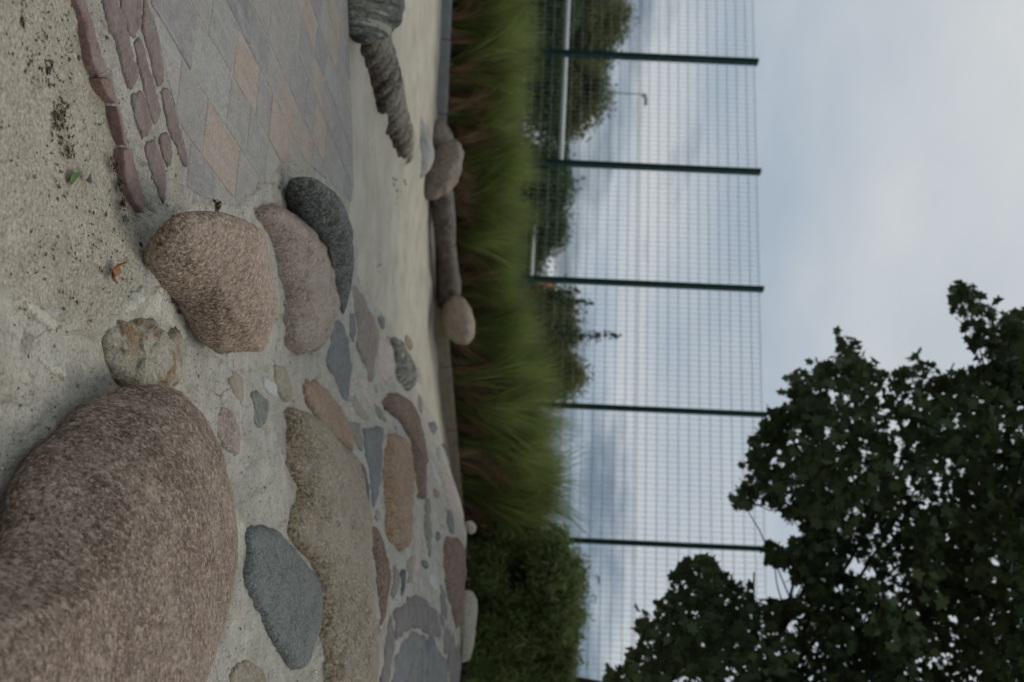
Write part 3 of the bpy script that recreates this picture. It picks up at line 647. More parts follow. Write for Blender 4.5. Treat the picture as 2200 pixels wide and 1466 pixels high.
for r_, (xa_, xb_) in enumerate(((604, 718), (728, 848), (888, 905))):
    for k in range(3):
        y0_, y1_ = -75 - 330 * k - 60 * r_, -75 - 330 * (k + 1) - 60 * r_ + 22
        sl_ = lambda y: .29 * (y + 60)
        SETT.append([(xa_ + sl_(y0_), y0_), (xb_ + sl_(y0_), y0_), (xb_ + sl_(y1_), y1_), (xa_ + sl_(y1_), y1_)] if r_ < 2 else [(866 + sl_(y0_), y0_), (950 + sl_(y0_), y0_), (950 + sl_(y1_), y1_), (866 + sl_(y1_), y1_)])
for i, p in enumerate(SETT): dome('sett', poly(1, p), .005, 'red_sett', path, n=60, wf=.25, rough=.3, seed=200 + i, base=.0, G=SP, jag=.045, res=160)
EDG = [[(445, -60), (520, -60), (522, 0), (545, 60), (580, 180), (620, 330), (655, 450), (640, 475), (605, 478), (570, 400), (535, 250), (520, 150), (490, 60)],
 [(605, 495), (660, 485), (690, 560), (715, 650), (700, 652), (650, 592), (620, 540)], [(705, 665), (725, 680), (750, 800), (785, 910), (768, 920), (750, 890), (735, 800)],
 [(752, 935), (795, 925), (830, 1030), (870, 1180), (900, 1350), (870, 1320), (820, 1260), (790, 1180), (762, 1080)]]
for k in range(3):
    y0_, y1_ = -75 - 330 * k, -75 - 330 * (k + 1) + 22
    EDG.append([(445 + .29 * (y0_ + 60), y0_), (512 + .29 * (y0_ + 60), y0_), (512 + .29 * (y1_ + 60), y1_), (445 + .29 * (y1_ + 60), y1_)])
for i, p in enumerate(EDG): dome('edging_brick', poly(1, p), .004, 'red_brick', path, n=50, wf=.2, rough=.2, seed=220 + i, base=.002, G=SP, jag=.03, res=160)

dA = np.array([.221, .975]); dA /= np.linalg.norm(dA); dB = np.array([dA[1], -dA[0]])
O0 = hit(308, 0)[:2]
pav_px = [(215, -330), (308, 0), (345, 140), (400, 350), (395, 400), (430, 425), (470, 432), (500, 440), (545, 410), (600, 350), (650, 345), (740, 420), (752, 440), (753, 300), (745, 100), (728, -420)]
PP = np.array([hit(*p)[:2] for p in pav_px])
rs = random.Random(5)
def clip_convex(subject, clip):
    out = [np.array(p) for p in subject]
    for i in range(len(clip)):
        a, b = clip[i], clip[(i + 1) % len(clip)]; inp, out = out, []
        side = lambda p: (b[0] - a[0]) * (p[1] - a[1]) - (b[1] - a[1]) * (p[0] - a[0])
        for j in range(len(inp)):
            p, q = inp[j], inp[(j + 1) % len(inp)]; sp, sq = side(p), side(q)
            if sp >= 0: out.append(p)
            if (sp >= 0) != (sq >= 0): out.append(p + (q - p) * (sp / (sp - sq)))
        if not out: return []
    return out
paver_meshes = {}
def slab_mesh(Q):
    Q = np.array(Q); c = Q.mean(0); k = len(Q); V = []
    for f, z in ((1, -.04), (1, .0), (None, .0035)):
        for p in Q:
            d = p - c; l = np.linalg.norm(d); g = 1 if f else max(.6, (l - .007) / l)
            V.append((c[0] + d[0] * g, c[1] + d[1] * g, z))
    return mesh_np('paver', np.array(V), [tuple(f) for f in grid_faces(3, k)] + [tuple(2 * k + i for i in range(k))], False)
def paver(center, Q, full, mat):
    """Q: corner points in the slab's own axes"""
    key = tuple(np.round(np.array(Q).ravel(), 2)) if full else None
    if key is None or key not in paver_meshes:
        me = slab_mesh(Q); me.materials.append(mat)
        if key: paver_meshes[key] = me
    else: me = paver_meshes[key]
    o = bpy.data.objects.new('paver', me); COL.objects.link(o)
    o.material_slots[0].link = 'OBJECT'; o.material_slots[0].material = mat
    o.parent = path; cx, cy = center; e = .08
    gxs = float(SP(cx + e, cy) - SP(cx - e, cy)) / (2 * e); gys = float(SP(cx, cy + e) - SP(cx, cy - e)) / (2 * e)
    nz = Vector((-gxs, -gys, 1)).normalized(); xa = Vector((dA[0], dA[1], 0)); xa = (xa - nz * xa.dot(nz)).normalized(); ya_ = nz.cross(xa)
    mw = Matrix((xa, ya_, nz)).transposed().to_4x4(); mw.translation = (cx, cy, float(SP(cx, cy)) + rs.uniform(-.0014, .0010)); o.matrix_basis = mw
def build_pavers():
    n = 0; dN = np.array([-dA[1], dA[0]]); b0 = .64; rows = [(0.23, .41), (0, .23)]; y_ = 0.0
    while y_ > -3.6:
        w = rs.choice((.19, .21, .23, .25)); rows.append((y_ - w, w)); y_ -= w
    for bq, w in rows:
        s = -1.4 + rs.uniform(0, .3)
        while s < 9.5:
            ln = rs.choice((.24, .30, .33, .37, .41, .45)); gap = .0052
            cen = O0 + dB * (bq + w / 2) + dA * (s + ln / 2)
            sl = rs.uniform(-.012, .012)
            loc = [(-ln / 2 + gap, -w / 2 + gap), (ln / 2 - gap + sl, -w / 2 + gap), (ln / 2 - gap, w / 2 - gap), (-ln / 2 + gap, w / 2 - gap)]
            wq = np.array([cen + dA * u - dB * v for u, v in loc])
            inside = in_poly(PP, wq[:, 0], wq[:, 1]); full = inside.all()
            if inside.any() and cen[1] < 9.5:
                if not full:
                    a2 = np.sum(wq[:, 0] * np.roll(wq[:, 1], -1) - wq[:, 1] * np.roll(wq[:, 0], -1))
                    cl = clip_convex(list(PP), list(wq if a2 > 0 else wq[::-1]))
                    if len(cl) < 3: s += ln; continue
                    cl = np.array(cl); a2 = np.sum(cl[:, 0] * np.roll(cl[:, 1], -1) - cl[:, 1] * np.roll(cl[:, 0], -1)) / 2
                    if abs(a2) < .004: s += ln; continue
                    if a2 < 0: cl = cl[::-1]
                    cen = cl.mean(0); Q = [((p - cen) @ dA, -(p - cen) @ dB) for p in cl]
                else: Q = loc
                r_ = rs.random()
                mat = PAV[0] if r_ < .26 else PAV[4] if r_ < .44 else PAV[1] if r_ < .58 else PAV[2] if r_ < .76 else PAV[3] if r_ < .86 else PAV[5] if r_ < .92 else PAV[6]
                paver(cen, Q, full, mat); n += 1
            s += ln
    return n
print('pavers', build_pavers())

# ------------------------------------------------------------------ kerb
KX = np.array([-12, -2.4, -.35, .1, 3.0, 5.0]); KY = np.array([13.4, 13.4, 14.2, 14.4, 15.5, 16.2]); KZ = np.array([.19, .19, .26, .30, .61, .72])
def kerb_y(x): return np.interp(x, KX, KY)
def kerb_z(x): return np.interp(x, KX, KZ)
M['kerb_grey'] = mat_plain('smooth_grey_concrete', (.185, .187, .19), .75, .2, 6, .2, .004)
M['kerb_tan'] = mat_plain('weathered_tan_concrete', (.255, .22, .155), .9, .25, 7, .15, .01)
def kerb(nodes, length, mat, label):
    root = tag(link('kerb', None), label, 'kerb'); x0, x1 = nodes
    root.location = ((x0 + x1) / 2, float(kerb_y((x0 + x1) / 2)), 0)
    x = x0
    while x < x1 - .05:
        xe = min(x + length, x1); p = np.array([x, kerb_y(x), kerb_z(x)]); q = np.array([xe, kerb_y(xe), kerb_z(xe)])
        d = q - p; L = np.linalg.norm(d); d /= L; s = np.cross(d, (0, 0, 1)); s /= np.linalg.norm(s); u = np.cross(s, d)
        V = []; c = (p + q) / 2; prof = [(-.06, -.45), (-.06, -.03), (-.03, 0), (.045, 0), (.06, -.015), (.06, -.45)]
        g = L / 2 - .006
        for e in (-g, -g + .008, g - .008, g):
            k = .93 if abs(e) == g else 1
            for a, b in prof: V.append(d * e - s * a * k + u * (b - (0 if k == 1 else .008)))
        F = grid_faces(4, 6); F = [tuple(f) for f in F] + [tuple(range(6))[::-1], tuple(range(18, 24))]
        o = link('kerb_stone', mesh_np('kerb_stone', np.array(V), F, False), mat, root, c - np.array(root.location) + np.array((0, 0, rs.uniform(-.008, .008))))
        x = xe
    return root
kerb((-8.0, -2.35), 1.0, M['kerb_grey'], 'smooth grey concrete kerb along the sand near the striped rock')
kerb((-.55, 4.6), .95, M['kerb_tan'], 'weathered tan kerb of concrete blocks beyond the cobble bank')

# planting bed behind the kerb
bx = np.arange(-14, 9, .25); bv = np.linspace(0, 1, 40)
BX, BV = np.meshgrid(bx, bv)
bY = kerb_y(BX) + .05 + BV * (23 - kerb_y(BX)); bZ = kerb_z(BX) - .03 + .03 * fbm(np.stack([BX.ravel() * 2, bY.ravel() * 2, BX.ravel() * 0], 1), 3).reshape(BX.shape) * sstep(0, .05, BV) - .9 * sstep(.9, 1, BV)
tag(link('planting_bed', mesh_np('planting_bed', np.stack([BX.ravel(), bY.ravel(), bZ.ravel()], 1), grid_faces(len(bv), len(bx), False)), M['soil']), 'dark soil bed behind the kerb', kind='structure')

# ------------------------------------------------------------------ rocks, logs at the back of the sand
def stripe_ridge(V, C, Dn):
    t = (V[:, 0] - C[0]) * 55 + 1.5 * vnoise(V * 9, 3)
    return V + Dn * (np.sin(t) * .008)[:, None]
boulder('boulder', poly(0, [(716, -120), (722, -40), (731, 20), (742, 62), (762, 92), (785, 98), (822, 90), (850, 68), (864, 38), (866, 0), (862, -60), (850, -130), (810, -190), (740, -180)]),
        [((735, 20), 6.75), ((860, 20), 7.0), ((735, -100), 6.75)], .25, .30, 'striped', 'grey-green banded gneiss boulder between the paved path and the ribbed log', group='loose rocks on the sand', rough=.02, seed=71, ridge=stripe_ridge)
M['bark_log'] = mat_rock('fibrous_brown_wood', (.02, .013, .009), (.06, .04, .03), (.11, .08, .06), 30, 9, .4, .3, .95, stripe=((4, 16, 4), (0, 0, .2), (.018, .012, .009), (.085, .066, .05)), bumpd=.02, dust_lit_c=(.42, .38, .30), upt=.50)
def ribbed_log():
    pts_px = [(778, 70), (800, 130), (820, 200), (842, 265), (862, 315), (874, 352)]
    pts = np.array([hit(*p) for p in pts_px]); rad = np.array([.20, .21, .21, .19, .17, .12])
    t = np.linspace(0, 1, 150); k = np.linspace(0, 1, len(pts)); c = np.stack([np.interp(t, k, pts[:, i]) for i in range(3)], 1)
    r = np.interp(t, k, rad); n = 36; V = []
    for i in range(len(t)):
        d = c[min(i + 2, len(t) - 1)] - c[max(i - 2, 0)]; d /= np.linalg.norm(d); s = np.cross(d, (0, 0, 1)); s /= np.linalg.norm(s); u = np.cross(s, d)
        rr = r[i] * (math.sqrt(max(.02, 1 - ((t[i] - .97) / .03) ** 2)) if t[i] > .97 else 1)
        for j in range(n):
            a = 2 * math.pi * j / n
            rib = 1 + .10 * abs(math.sin(t[i] * 42 + .9 * math.sin(a))) + .015 * math.sin(a * 11 + i * 2.1)
            V.append(c[i] + np.array((0, 0, -.06)) - s * .10 + rr * rib * (s * math.cos(a) * 1.15 + u * math.sin(a) * .95))
    V = np.array(V); V += (fbm(V * 12, 3, s=77) * .006)[:, None]
    org = c[75].copy(); F = [tuple(f) for f in grid_faces(len(t), n)] + [tuple(range(n))[::-1], tuple(range((len(t) - 1) * n, len(t) * n))]
    tag(link('log', mesh_np('log', V - org, F), M['bark_log'], None, org), 'dark ribbed fibrous log half buried in the sand below the striped rock', 'log')
ribbed_log()
G3 = 'rocks by the end of the grey kerb'
def rock(P, Yb, bf, mat, label, **k):
    a, b = P.mean(0); return boulder('boulder', P, [((a, b), Yb), ((a + 60, b), Yb), ((a, b + 60), Yb)], bf, bf, mat, label, group=G3, **k)
rock(poly(8, [(395, 300), (430, 265), (480, 256), (520, 290), (550, 330), (557, 375), (520, 420), (460, 430), (420, 420), (380, 370)]), 13.2, .22, 'taupe', 'small brownish rock at the end of the grey kerb, hindmost of its cluster', n=50, rough=.03, seed=81)
rock(poly(8, [(455, 430), (490, 380), (540, 363), (580, 390), (599, 450), (582, 540), (545, 620), (515, 668), (490, 660), (455, 690), (400, 690), (360, 620), (385, 540), (430, 480)]), 12.6, .30, 'taupe', 'tall smooth taupe rock standing in front of the grass, head of the brown log', n=60, rough=.03, seed=83)
rock(poly(8, [(300, 330), (325, 200), (340, 180), (372, 240), (402, 310), (432, 400), (440, 450), (420, 520), (380, 570), (300, 560), (270, 450)]), 11.6, .25, 'light_rock', 'pale grey pointed rock in front of the taupe rock', n=60, rough=.03, seed=85)
M['log2'] = mat_rock('smooth_brown_wood', (.05, .038, .031), (.10, .078, .065), (.15, .12, .10), 12, 3, .5, .2, .3, stripe=((1.2, 14, 14), (0, 0, .5), (.07, .055, .045), (.15, .12, .10)), bumpd=.01)
def smooth_log():
    pts_px = [(948, 400), (954, 470), (960, 540), (965, 600), (962, 655)]; Yd = [12.9, 13.1, 13.35, 13.6, 13.9]
    pts = np.array([at(p[0], p[1], y) for p, y in zip(pts_px, Yd)]); t = np.linspace(0, 1, 24); k = np.linspace(0, 1, 5)
    c = np.stack([np.interp(t, k, pts[:, i]) for i in range(3)], 1)
    b = MB(); b.tube(c, .145 + .012 * np.sin(t * 9) , 18); V = np.array(b.v); V += (fbm(V * 4, 3, s=91) * .014)[:, None]; org = c[12]
    tag(link('log', mesh_np('log', V - org, b.f), M['log2'], None, org), 'smooth brown log lying between the taupe rock and the oval boulder', 'log')
smooth_log()
boulder('boulder', poly(8, [(505, 1215), (545, 1178), (600, 1193), (640, 1250), (662, 1330), (656, 1400), (622, 1442), (560, 1440), (510, 1400), (480, 1330), (485, 1260)]),
        [((985, 680), 13.7), ((1000, 680), 13.7), ((985, 700), 13.7)], .30, .30, 'oval', 'smooth beige oval boulder at the end of the brown log', group='loose rocks on the sand', n=60, rough=.008, seed=95)
M['black'] = mat_plain('black_rubber', (.012, .013, .014), .5, .3, 20)
def strip():
    b = MB(); p = [hit(930, 606), hit(933, 630), hit(931, 658)]
    pts = [q + np.array((0, 0, z)) for q, z in zip(p, (.12, .11, .05))]; c = [pts[0] * (1 - t) + pts[1] * t for t in (0, .5)] + [pts[1] * (1 - t) + pts[2] * t for t in (0, .5, 1)]
    b.tube(c, [.05, .06, .055, .045, .02], 8); org = np.array(p[1])
    tag(link('rubber_strip', mesh_np('rubber_strip', np.array(b.v) - org, b.f), M['black'], None, org), 'black strip of rubber poking out of the sand before the brown log', 'strip')
strip()

# ------------------------------------------------------------------ leaves, litter and small pebbles on the sand
def leaf_thing(px, py, length, yaw, mat, label, lobes, curl):
    p = hit(px, py); n = 26; V = [(0, 0, 0)]; 
    for i in range(n):
        t = 2 * math.pi * i / n; r = 1 + (.22 * math.cos(lobes * t) if lobes else 0)
        x = math.cos(t) * length / 2 * r; y = math.sin(t) * length * .24 * r * (1 - .35 * math.cos(t))
        V.append((x, y, curl * ((x / length * 2) ** 2 * .8 + (y / length * 3) ** 2) * length * .4))
    V = np.array(V); F = [(0, 1 + i, 1 + (i + 1) % n) for i in range(n)]
    V2 = V - np.array((0, 0, .0012)); m = len(V)
    F2 = [tuple(m + k for k in f[::-1]) for f in F] + [(1 + i, m + 1 + i, m + 1 + (i + 1) % n, 1 + (i + 1) % n) for i in range(n)]
    b = MB(); b.bar((length * .45, 0, curl * length * .3), (length * .8, length * .06, curl * length * .2), .0012, 5)
    k = 2 * m; V = np.vstack([V, V2, np.array(b.v)]); F = F + F2 + [tuple(k + q for q in f) for f in b.f]
    o = link('leaf', mesh_np('leaf', V, F), mat, None, p + np.array((0, 0, .012))); o.rotation_euler = (rs.uniform(-.25, .25), rs.uniform(-.25, .25), yaw)
    tag(o, label, 'leaf', 'fallen leaves on the sand')
M['leaf_green'] = mat_plain('fresh_green_leaf', (.07, .13, .035), .5, .2, 30); M['leaf_brown'] = mat_plain('dry_brown_leaf', (.23, .105, .045), .7, .3, 40); M['leaf_grey'] = mat_plain('bleached_leaf', (.25, .27, .27), .6, .5, 60)
leaf_thing(147, 381, .062, 2.0, M['leaf_green'], 'small green leaf lying on the sand', 0, .25)
leaf_thing(176, 388, .048, 1.0, M['leaf_grey'], 'curled grey dead leaf beside the green leaf', 0, 1.4)
leaf_thing(232, 581, .075, 2.4, M['leaf_brown'], 'dry orange-brown lobed leaf on the sand before the boulders', 5, .9)
def pebble(px, py, r, mat, label, cat='pebble', group='dark pebbles on the sand', lift=0.):
    p = hit(px, py); b = []; n = 10
    V = []
    for i in range(1, 6):
        th = math.pi * i / 6
        for j in range(n): V.append((math.sin(th) * math.cos(2 * math.pi * j / n) * r * 1.3, math.sin(th) * math.sin(2 * math.pi * j / n) * r, -math.cos(th) * r * .7))
    V = np.array(V + [(0, 0, -.7 * r), (0, 0, .7 * r)]); V *= (1 + .14 * vnoise(V / r * 1.4 + px, 2))[:, None]
    F = [tuple(f) for f in grid_faces(5, n)] + [(50, (j + 1) % n, j) for j in range(n)] + [(51, 40 + j, 40 + (j + 1) % n) for j in range(n)]
    o = link('pebble', mesh_np('pebble', V, F), mat, None, p + np.array((0, 0, r * .4 + lift))); o.rotation_euler = (0, 0, rs.uniform(0, 6))
    tag(o, label, cat, group)
M['peb_dark'] = mat_plain('dark_pebble', (.035, .037, .042), .5, .4, 80); M['peb_brown'] = mat_plain('brown_pebble', (.12, .08, .055), .6, .3, 80)
M['steel'] = mat_plain('shiny_steel', (.5, .5, .5), .25, .2, 40, .5, 0, 1.0)
pebble(300, 525, .008, M['peb_dark'], 'round black pebble before the rounded pink boulder')
pebble(262, 550, .005, M['peb_dark'], 'tiny black pebble nearer the camera than the round one')
pebble(40, 211, .007, M['peb_dark'], 'dark pebble on the sand short of the red brick edging')
pebble(83, 82, .007, M['peb_brown'], 'brown pebble on the sand near the scattered litter')
pebble(108, 672, .008, M['peb_dark'], 'flat dark pebble beside the pale smear in the mortar')
pebble(173, 713, .005, M['peb_dark'], 'tiny bluish pebble left of the ochre stone')
pebble(667, 1443, .010, M['steel'], 'shiny steel ball set in the mortar beside the blue-grey stone', 'ball', None, .02)
def litter():
    V, F = [], []
    cl = [((25, 10), 60, 14), ((35, 40), 40, 12), ((20, 90), 50, 26), ((120, 250), 34, 14), ((140, 325), 30, 12), ((118, 245), 60, 22), ((125, 300), 60, 25), ((95, 160), 30, 16), ((240, 360), 34, 7), ((252, 400), 34, 6),
          ((257, 440), 30, 6), ((260, 470), 14, 5), ((236, 345), 20, 6), ((60, 120), 60, 60), ((120, 120), 60, 70), ((150, 420), 50, 80), ((250, 560), 30, 45), ((180, 620), 30, 60), ((100, 520), 60, 90), ((817, 572), 12, 6), ((847, 390), 5, 5), ((868, 392), 5, 4), ((852, 420), 5, 5)]
    for (cx, cy), n, sp in cl:
        for _ in range(n):
            px, py = cx + RNG.normal(0, sp * .5), cy + RNG.normal(0, sp)
            if px < -20 or (px > 420 and cx < 500): continue
            p = hit(px, py); L = RNG.uniform(.003, .011) * (.8 if sp > 20 else 1.15) * (2.0 if cx > 500 else 1); w = L * RNG.uniform(.2, .5); a = RNG.uniform(0, 6.28); e = np.array((math.cos(a), math.sin(a), RNG.uniform(-.3, .4))); s = np.array((-math.sin(a), math.cos(a), RNG.uniform(-.5, .5)))
            u = np.array((0, 0, 1.)); b = len(V); c = p + u * (.010 + RNG.uniform(0, .004))
            V += [c - e * L, c + s * w + u * w * .7, c + e * L, c - s * w + u * w * .4, c - u * w]
            F += [(b, b + 3, b + 1), (b + 1, b + 3, b + 2), (b, b + 1, b + 4), (b + 1, b + 2, b + 4), (b + 2, b + 3, b + 4), (b + 3, b, b + 4)]
    m = mat_leaf('dry_litter', [(.02, .015, .01), (.09, .045, .02), (.035, .025, .015), (.16, .10, .04), (.03, .022, .02)], .05)
    tag(link('litter', mesh_np('litter', np.array(V), F, False), m), 'crumbs of dry bark and leaf scattered over the sand', kind='stuff')
litter()

def grit():
    n = 5200; y = 1.9 + RNG.uniform(0, 1, n) ** 1.6 * 4.5; x = y * RNG.uniform(-.40, .42, n)
    keep = (fbm(np.stack([x * 1.4, y * 1.4, x * 0], 1), 3, s=61) > -.35) & ~in_poly(PP, x, y); x, y = x[keep], y[keep]; n = len(x)
    im = in_poly(plan, x, y); ip = in_poly(path_plan, x, y)
    z = np.where(im, SM(x, y), np.where(ip, SP(x, y), T(x, y) + micro(x, y)))
    r = RNG.uniform(.0015, .0048, n) * (1 + (RNG.random(n) < .05)); O6 = np.array([(1, 0, 0), (0, 1, 0), (-1, 0, 0), (0, -1, 0), (0, 0, .7), (0, 0, -.7)])
    V = np.stack([x, y, z + r * .35], 1)[:, None, :] + r[:, None, None] * (O6[None] * RNG.uniform(.6, 1.4, (n, 6, 1)))
    a = RNG.uniform(0, 6.28, n); V0 = V - V.mean(1, keepdims=True); c_, s_2 = np.cos(a)[:, None], np.sin(a)[:, None]
    V = V.mean(1, keepdims=True) + np.stack([V0[..., 0] * c_ - V0[..., 1] * s_2, V0[..., 0] * s_2 + V0[..., 1] * c_, V0[..., 2]], -1)
    F = np.array([(0, 1, 4), (1, 2, 4), (2, 3, 4), (3, 0, 4), (1, 0, 5), (2, 1, 5), (3, 2, 5), (0, 3, 5)])
    F = (np.arange(n)[:, None, None] * 6 + F[None]).reshape(-1, 3)
    m = mat_leaf('grit_grain', [(.05, .045, .04), (.30, .26, .20), (.16, .10, .055), (.10, .09, .08), (.42, .38, .31), (.26, .17, .09), (.55, .53, .50)], .0, .8)
    tag(link('grit', mesh_np('grit', V.reshape(-1, 3), F, False), m), 'loose grit strewn over sand and mortar', kind='stuff')
grit()

# ------------------------------------------------------------------ leaf clouds
def rot_rand(n, up=.5):
    a = RNG.normal(size=(n, 3)); a[:, 2] += up; a /= np.linalg.norm(a, axis=1, keepdims=True)
    b = RNG.normal(size=(n, 3)); b -= (b * a).sum(1, keepdims=True) * a; b /= np.linalg.norm(b, axis=1, keepdims=True)
    return a, b, np.cross(a, b)
LOBED = np.array([(0, -.5), (.16, -.32), (.36, -.30), (.26, -.06), (.46, .14), (.22, .20), (.0, .55), (-.22, .20), (-.46, .14), (-.26, -.06), (-.36, -.30), (-.16, -.32)])
OVAL = np.array([(0, -.5), (.22, -.15), (.20, .2), (0, .5), (-.20, .2), (-.22, -.15)])
SLIM = np.array([(0, -.5), (.075, -.2), (.07, .2), (0, .6), (-.07, .2), (-.075, -.2)])
def leaves(C, size, shape, up=.5, jit=.35):
    n = len(C); a, b, c = rot_rand(n, up); s = size * RNG.uniform(1 - jit, 1 + jit, n); k = len(shape)
    fold = np.abs(shape[:, 0]) * .35
    V = C[:, None, :] + s[:, None, None] * (b[:, None, :] * shape[None, :, 0:1] + c[:, None, :] * shape[None, :, 1:2] + a[:, None, :] * fold[None, :, None])
    return V.reshape(-1, 3), np.arange(n * k).reshape(n, k)
def crown_cloud(centre, radii, n_cl, per, spread, seed=0, hollow=.45, flat=0.0):
    """clusters of leaves placed through an uneven ellipsoid, denser to the outside"""
    out = []
    tries = 0
    while len(out) < n_cl and tries < n_cl * 30:
        tries += 1
        p = RNG.normal(size=3); p /= np.linalg.norm(p); r = RNG.uniform(hollow, 1) ** .6
        q = p * r
        if vnoise((q * 2.3 + seed)[None], seed)[0] < -.18: continue
        k = 1 + .25 * vnoise((p * 1.7 + seed)[None], seed + 3)[0] + .16 * vnoise((p * 4.5 + seed)[None], seed + 6)[0]
        if flat and q[2] < -flat: continue
        out.append(np.array(centre) + q * np.array(radii) * k)
    out = np.array(out)
    return (out[:, None, :] + RNG.normal(size=(len(out), per, 3)) * spread).reshape(-1, 3), out

# ------------------------------------------------------------------ ornamental grass clumps
def mat_blade(name, cols, trans):
    m, nt, b = new_mat(name); at_ = N(nt, 'ShaderNodeAttribute', attribute_name='tint')
    c = ramp(nt, at_.outputs['Fac'], [(i / (len(cols) - 1), k) for i, k in enumerate(cols)])
    nt.links.new(c, b.inputs['Base Color']); b.inputs['Roughness'].default_value = .6
    tr = N(nt, 'ShaderNodeBsdfTranslucent'); nt.links.new(c, tr.inputs[0])
    ms = N(nt, 'ShaderNodeMixShader', i_0=trans); nt.links.new(b.outputs[0], ms.inputs[1]); nt.links.new(tr.outputs[0], ms.inputs[2])
    nt.links.new(ms.outputs[0], nt.nodes['Material Output'].inputs[0]); return m
M['blade'] = mat_blade('grass_blade', [(.18, .13, .065), (.14, .165, .05), (.17, .235, .065), (.22, .285, .08), (.31, .34, .145)], .4)
M['dead'] = mat_blade('dead_grass_blade', [(.20, .12, .075), (.33, .22, .13), (.44, .32, .20)], .35)
def blades(n, H, tufts, lean, w, droop, base_r=.2):
    seg = 6; t = np.linspace(0, 1, seg); tid = RNG.integers(0, tufts, n)
    taz = RNG.uniform(0, 6.283, tufts); tl = np.abs(RNG.normal(0, lean, tufts)); tk = droop * RNG.uniform(.3, 1.5, tufts); tL = RNG.uniform(.72, 1.1, tufts); tr_ = base_r * np.sqrt(RNG.uniform(0, 1, tufts)); ta = RNG.uniform(0, 6.283, tufts)
    az = taz[tid] + RNG.normal(0, .35, n); L = H * tL[tid] * RNG.uniform(.7, 1.08, n); th0 = np.abs(tl[tid] + RNG.normal(0, .07, n)) + .02; k = tk[tid] * RNG.uniform(.7, 1.3, n)
    th = th0[:, None] + k[:, None] * t[None] ** 2
    st = (L / (seg - 1))[:, None]
    rr = np.concatenate([np.zeros((n, 1)), np.cumsum(np.sin(th[:, :-1]) * st, 1)], 1); zz_ = np.concatenate([np.zeros((n, 1)), np.cumsum(np.cos(th[:, :-1]) * st, 1)], 1)
    cx = tr_[tid] * np.cos(ta[tid]) + RNG.normal(0, .022, n); cy = tr_[tid] * np.sin(ta[tid]) + RNG.normal(0, .022, n)
    X = cx[:, None] + rr * np.cos(az)[:, None]; Yq = cy[:, None] + rr * np.sin(az)[:, None]
    tw = az + RNG.normal(0, .9, n); wd = w * RNG.uniform(.6, 1.3, n)[:, None] * (1 - t[None] ** 2 * .93)
    sx, sy = -np.sin(tw)[:, None] * wd, np.cos(tw)[:, None] * wd
    A = np.stack([X - sx, Yq - sy, zz_], -1); B = np.stack([X + sx, Yq + sy, zz_], -1)
    V = np.stack([A, B], 2).reshape(n * seg * 2, 3)
    b = (np.arange(n) * seg * 2)[:, None] + (np.arange(seg - 1) * 2)[None]
    F = np.stack([b, b + 1, b + 3, b + 2], -1).reshape(-1, 4)
    tint = np.clip(RNG.uniform(.18, .9, tufts)[tid] + RNG.normal(0, .10, n), 0, 1)
    return V, F, np.repeat(tint, seg * 2)
def tinted(name, r):
    me = mesh_np(name, r[0], r[1]); a_ = me.attributes.new('tint', 'FLOAT', 'POINT'); a_.data.foreach_set('value', r[2].astype(np.float32)); return me
variants = []
for k in range(4):
    g_ = blades(1900, 1.28, 30, .27, .0050, .65 + .5 * (k % 2)); d_ = blades(900, .80, 18, .55, .0055, 1.0, .26)
    variants.append((tinted('blades', g_), tinted('dead_blades', d_)))
    variants[-1][0].materials.append(M['blade']); variants[-1][1].materials.append(M['dead'])
GL = [ # upright pixel across, offset behind the kerb, height, label
 (-10, .5, 1.02, 'green grass clump behind the grey kerb, next to the picture edge by the striped rock'), (70, .45, .95, 'grass clump behind the grey kerb, opposite the first green fence post'), (165, .45, 1.0, 'green grass clump behind the middle of the grey kerb'),
 (255, .5, .95, 'grass clump behind the cluster of taupe rocks'), (345, .5, 1.05, 'grass clump directly below the second green fence post'), (430, .5, 1.05, 'bright green grass clump behind the taupe end of the brown log'),
 (520, .5, 1.0, 'green grass clump behind the middle of the brown log'), (605, .5, 1.0, 'brown-based grass clump behind the oval end of the brown log'), (700, .55, 1.1, 'green grass clump behind the beige oval boulder'),
 (790, .5, 1.2, 'green grass clump where the tan kerb begins'), (870, .5, 1.25, 'brown-based grass clump in front of the fourth green fence post'), (955, .5, 1.3, 'tall bright grass clump behind the tan kerb blocks'),
 (1040, .5, 1.3, 'tall grass clump with arching tips behind the tan kerb'), (1115, .5, 1.3, 'tall grass clump beside the dark bush, its tips bending over it')]
kk = 0
def put_clump(x, y, z, s, label, group):
    global kk
    g, d = variants[kk % 4]; kk += 1
    o = link('ornamental_grass', g, None, None, (x, y, z)); o.rotation_euler = (0, 0, RNG.uniform(0, 6.28)); o.scale = (s * RNG.uniform(.95, 1.1), s * RNG.uniform(.95, 1.1), s)
    c = link('dead_blades', d, None, o)
    tag(o, label, 'grass clump', group)
for u, off, s, lab in GL:
    tx = ray(1000, u)[0]; y = 14.0
    for _ in range(4): y = float(kerb_y(tx * y)) + off
    put_clump(tx * y, y, float(kerb_z(tx * y)) - .04, s, lab or 'green ornamental grass clump hidden past the picture edge', 'ornamental grass clumps along the kerb')
for u in range(-90, 1130, 88):
    uu = u + RNG.uniform(-18, 18); tx = ray(1000, uu)[0]; y = 15.0
    for _ in range(4): y = float(kerb_y(tx * y)) + 1.45
    put_clump(tx * y, y, float(kerb_z(tx * y)) - .04, (1.05 if uu < 600 else 1.05 + .50 * min(1, (uu - 600) / 300)) * RNG.uniform(.92, 1.08), 'ornamental grass clump of the back row, showing only its green tips', 'back row of ornamental grass')

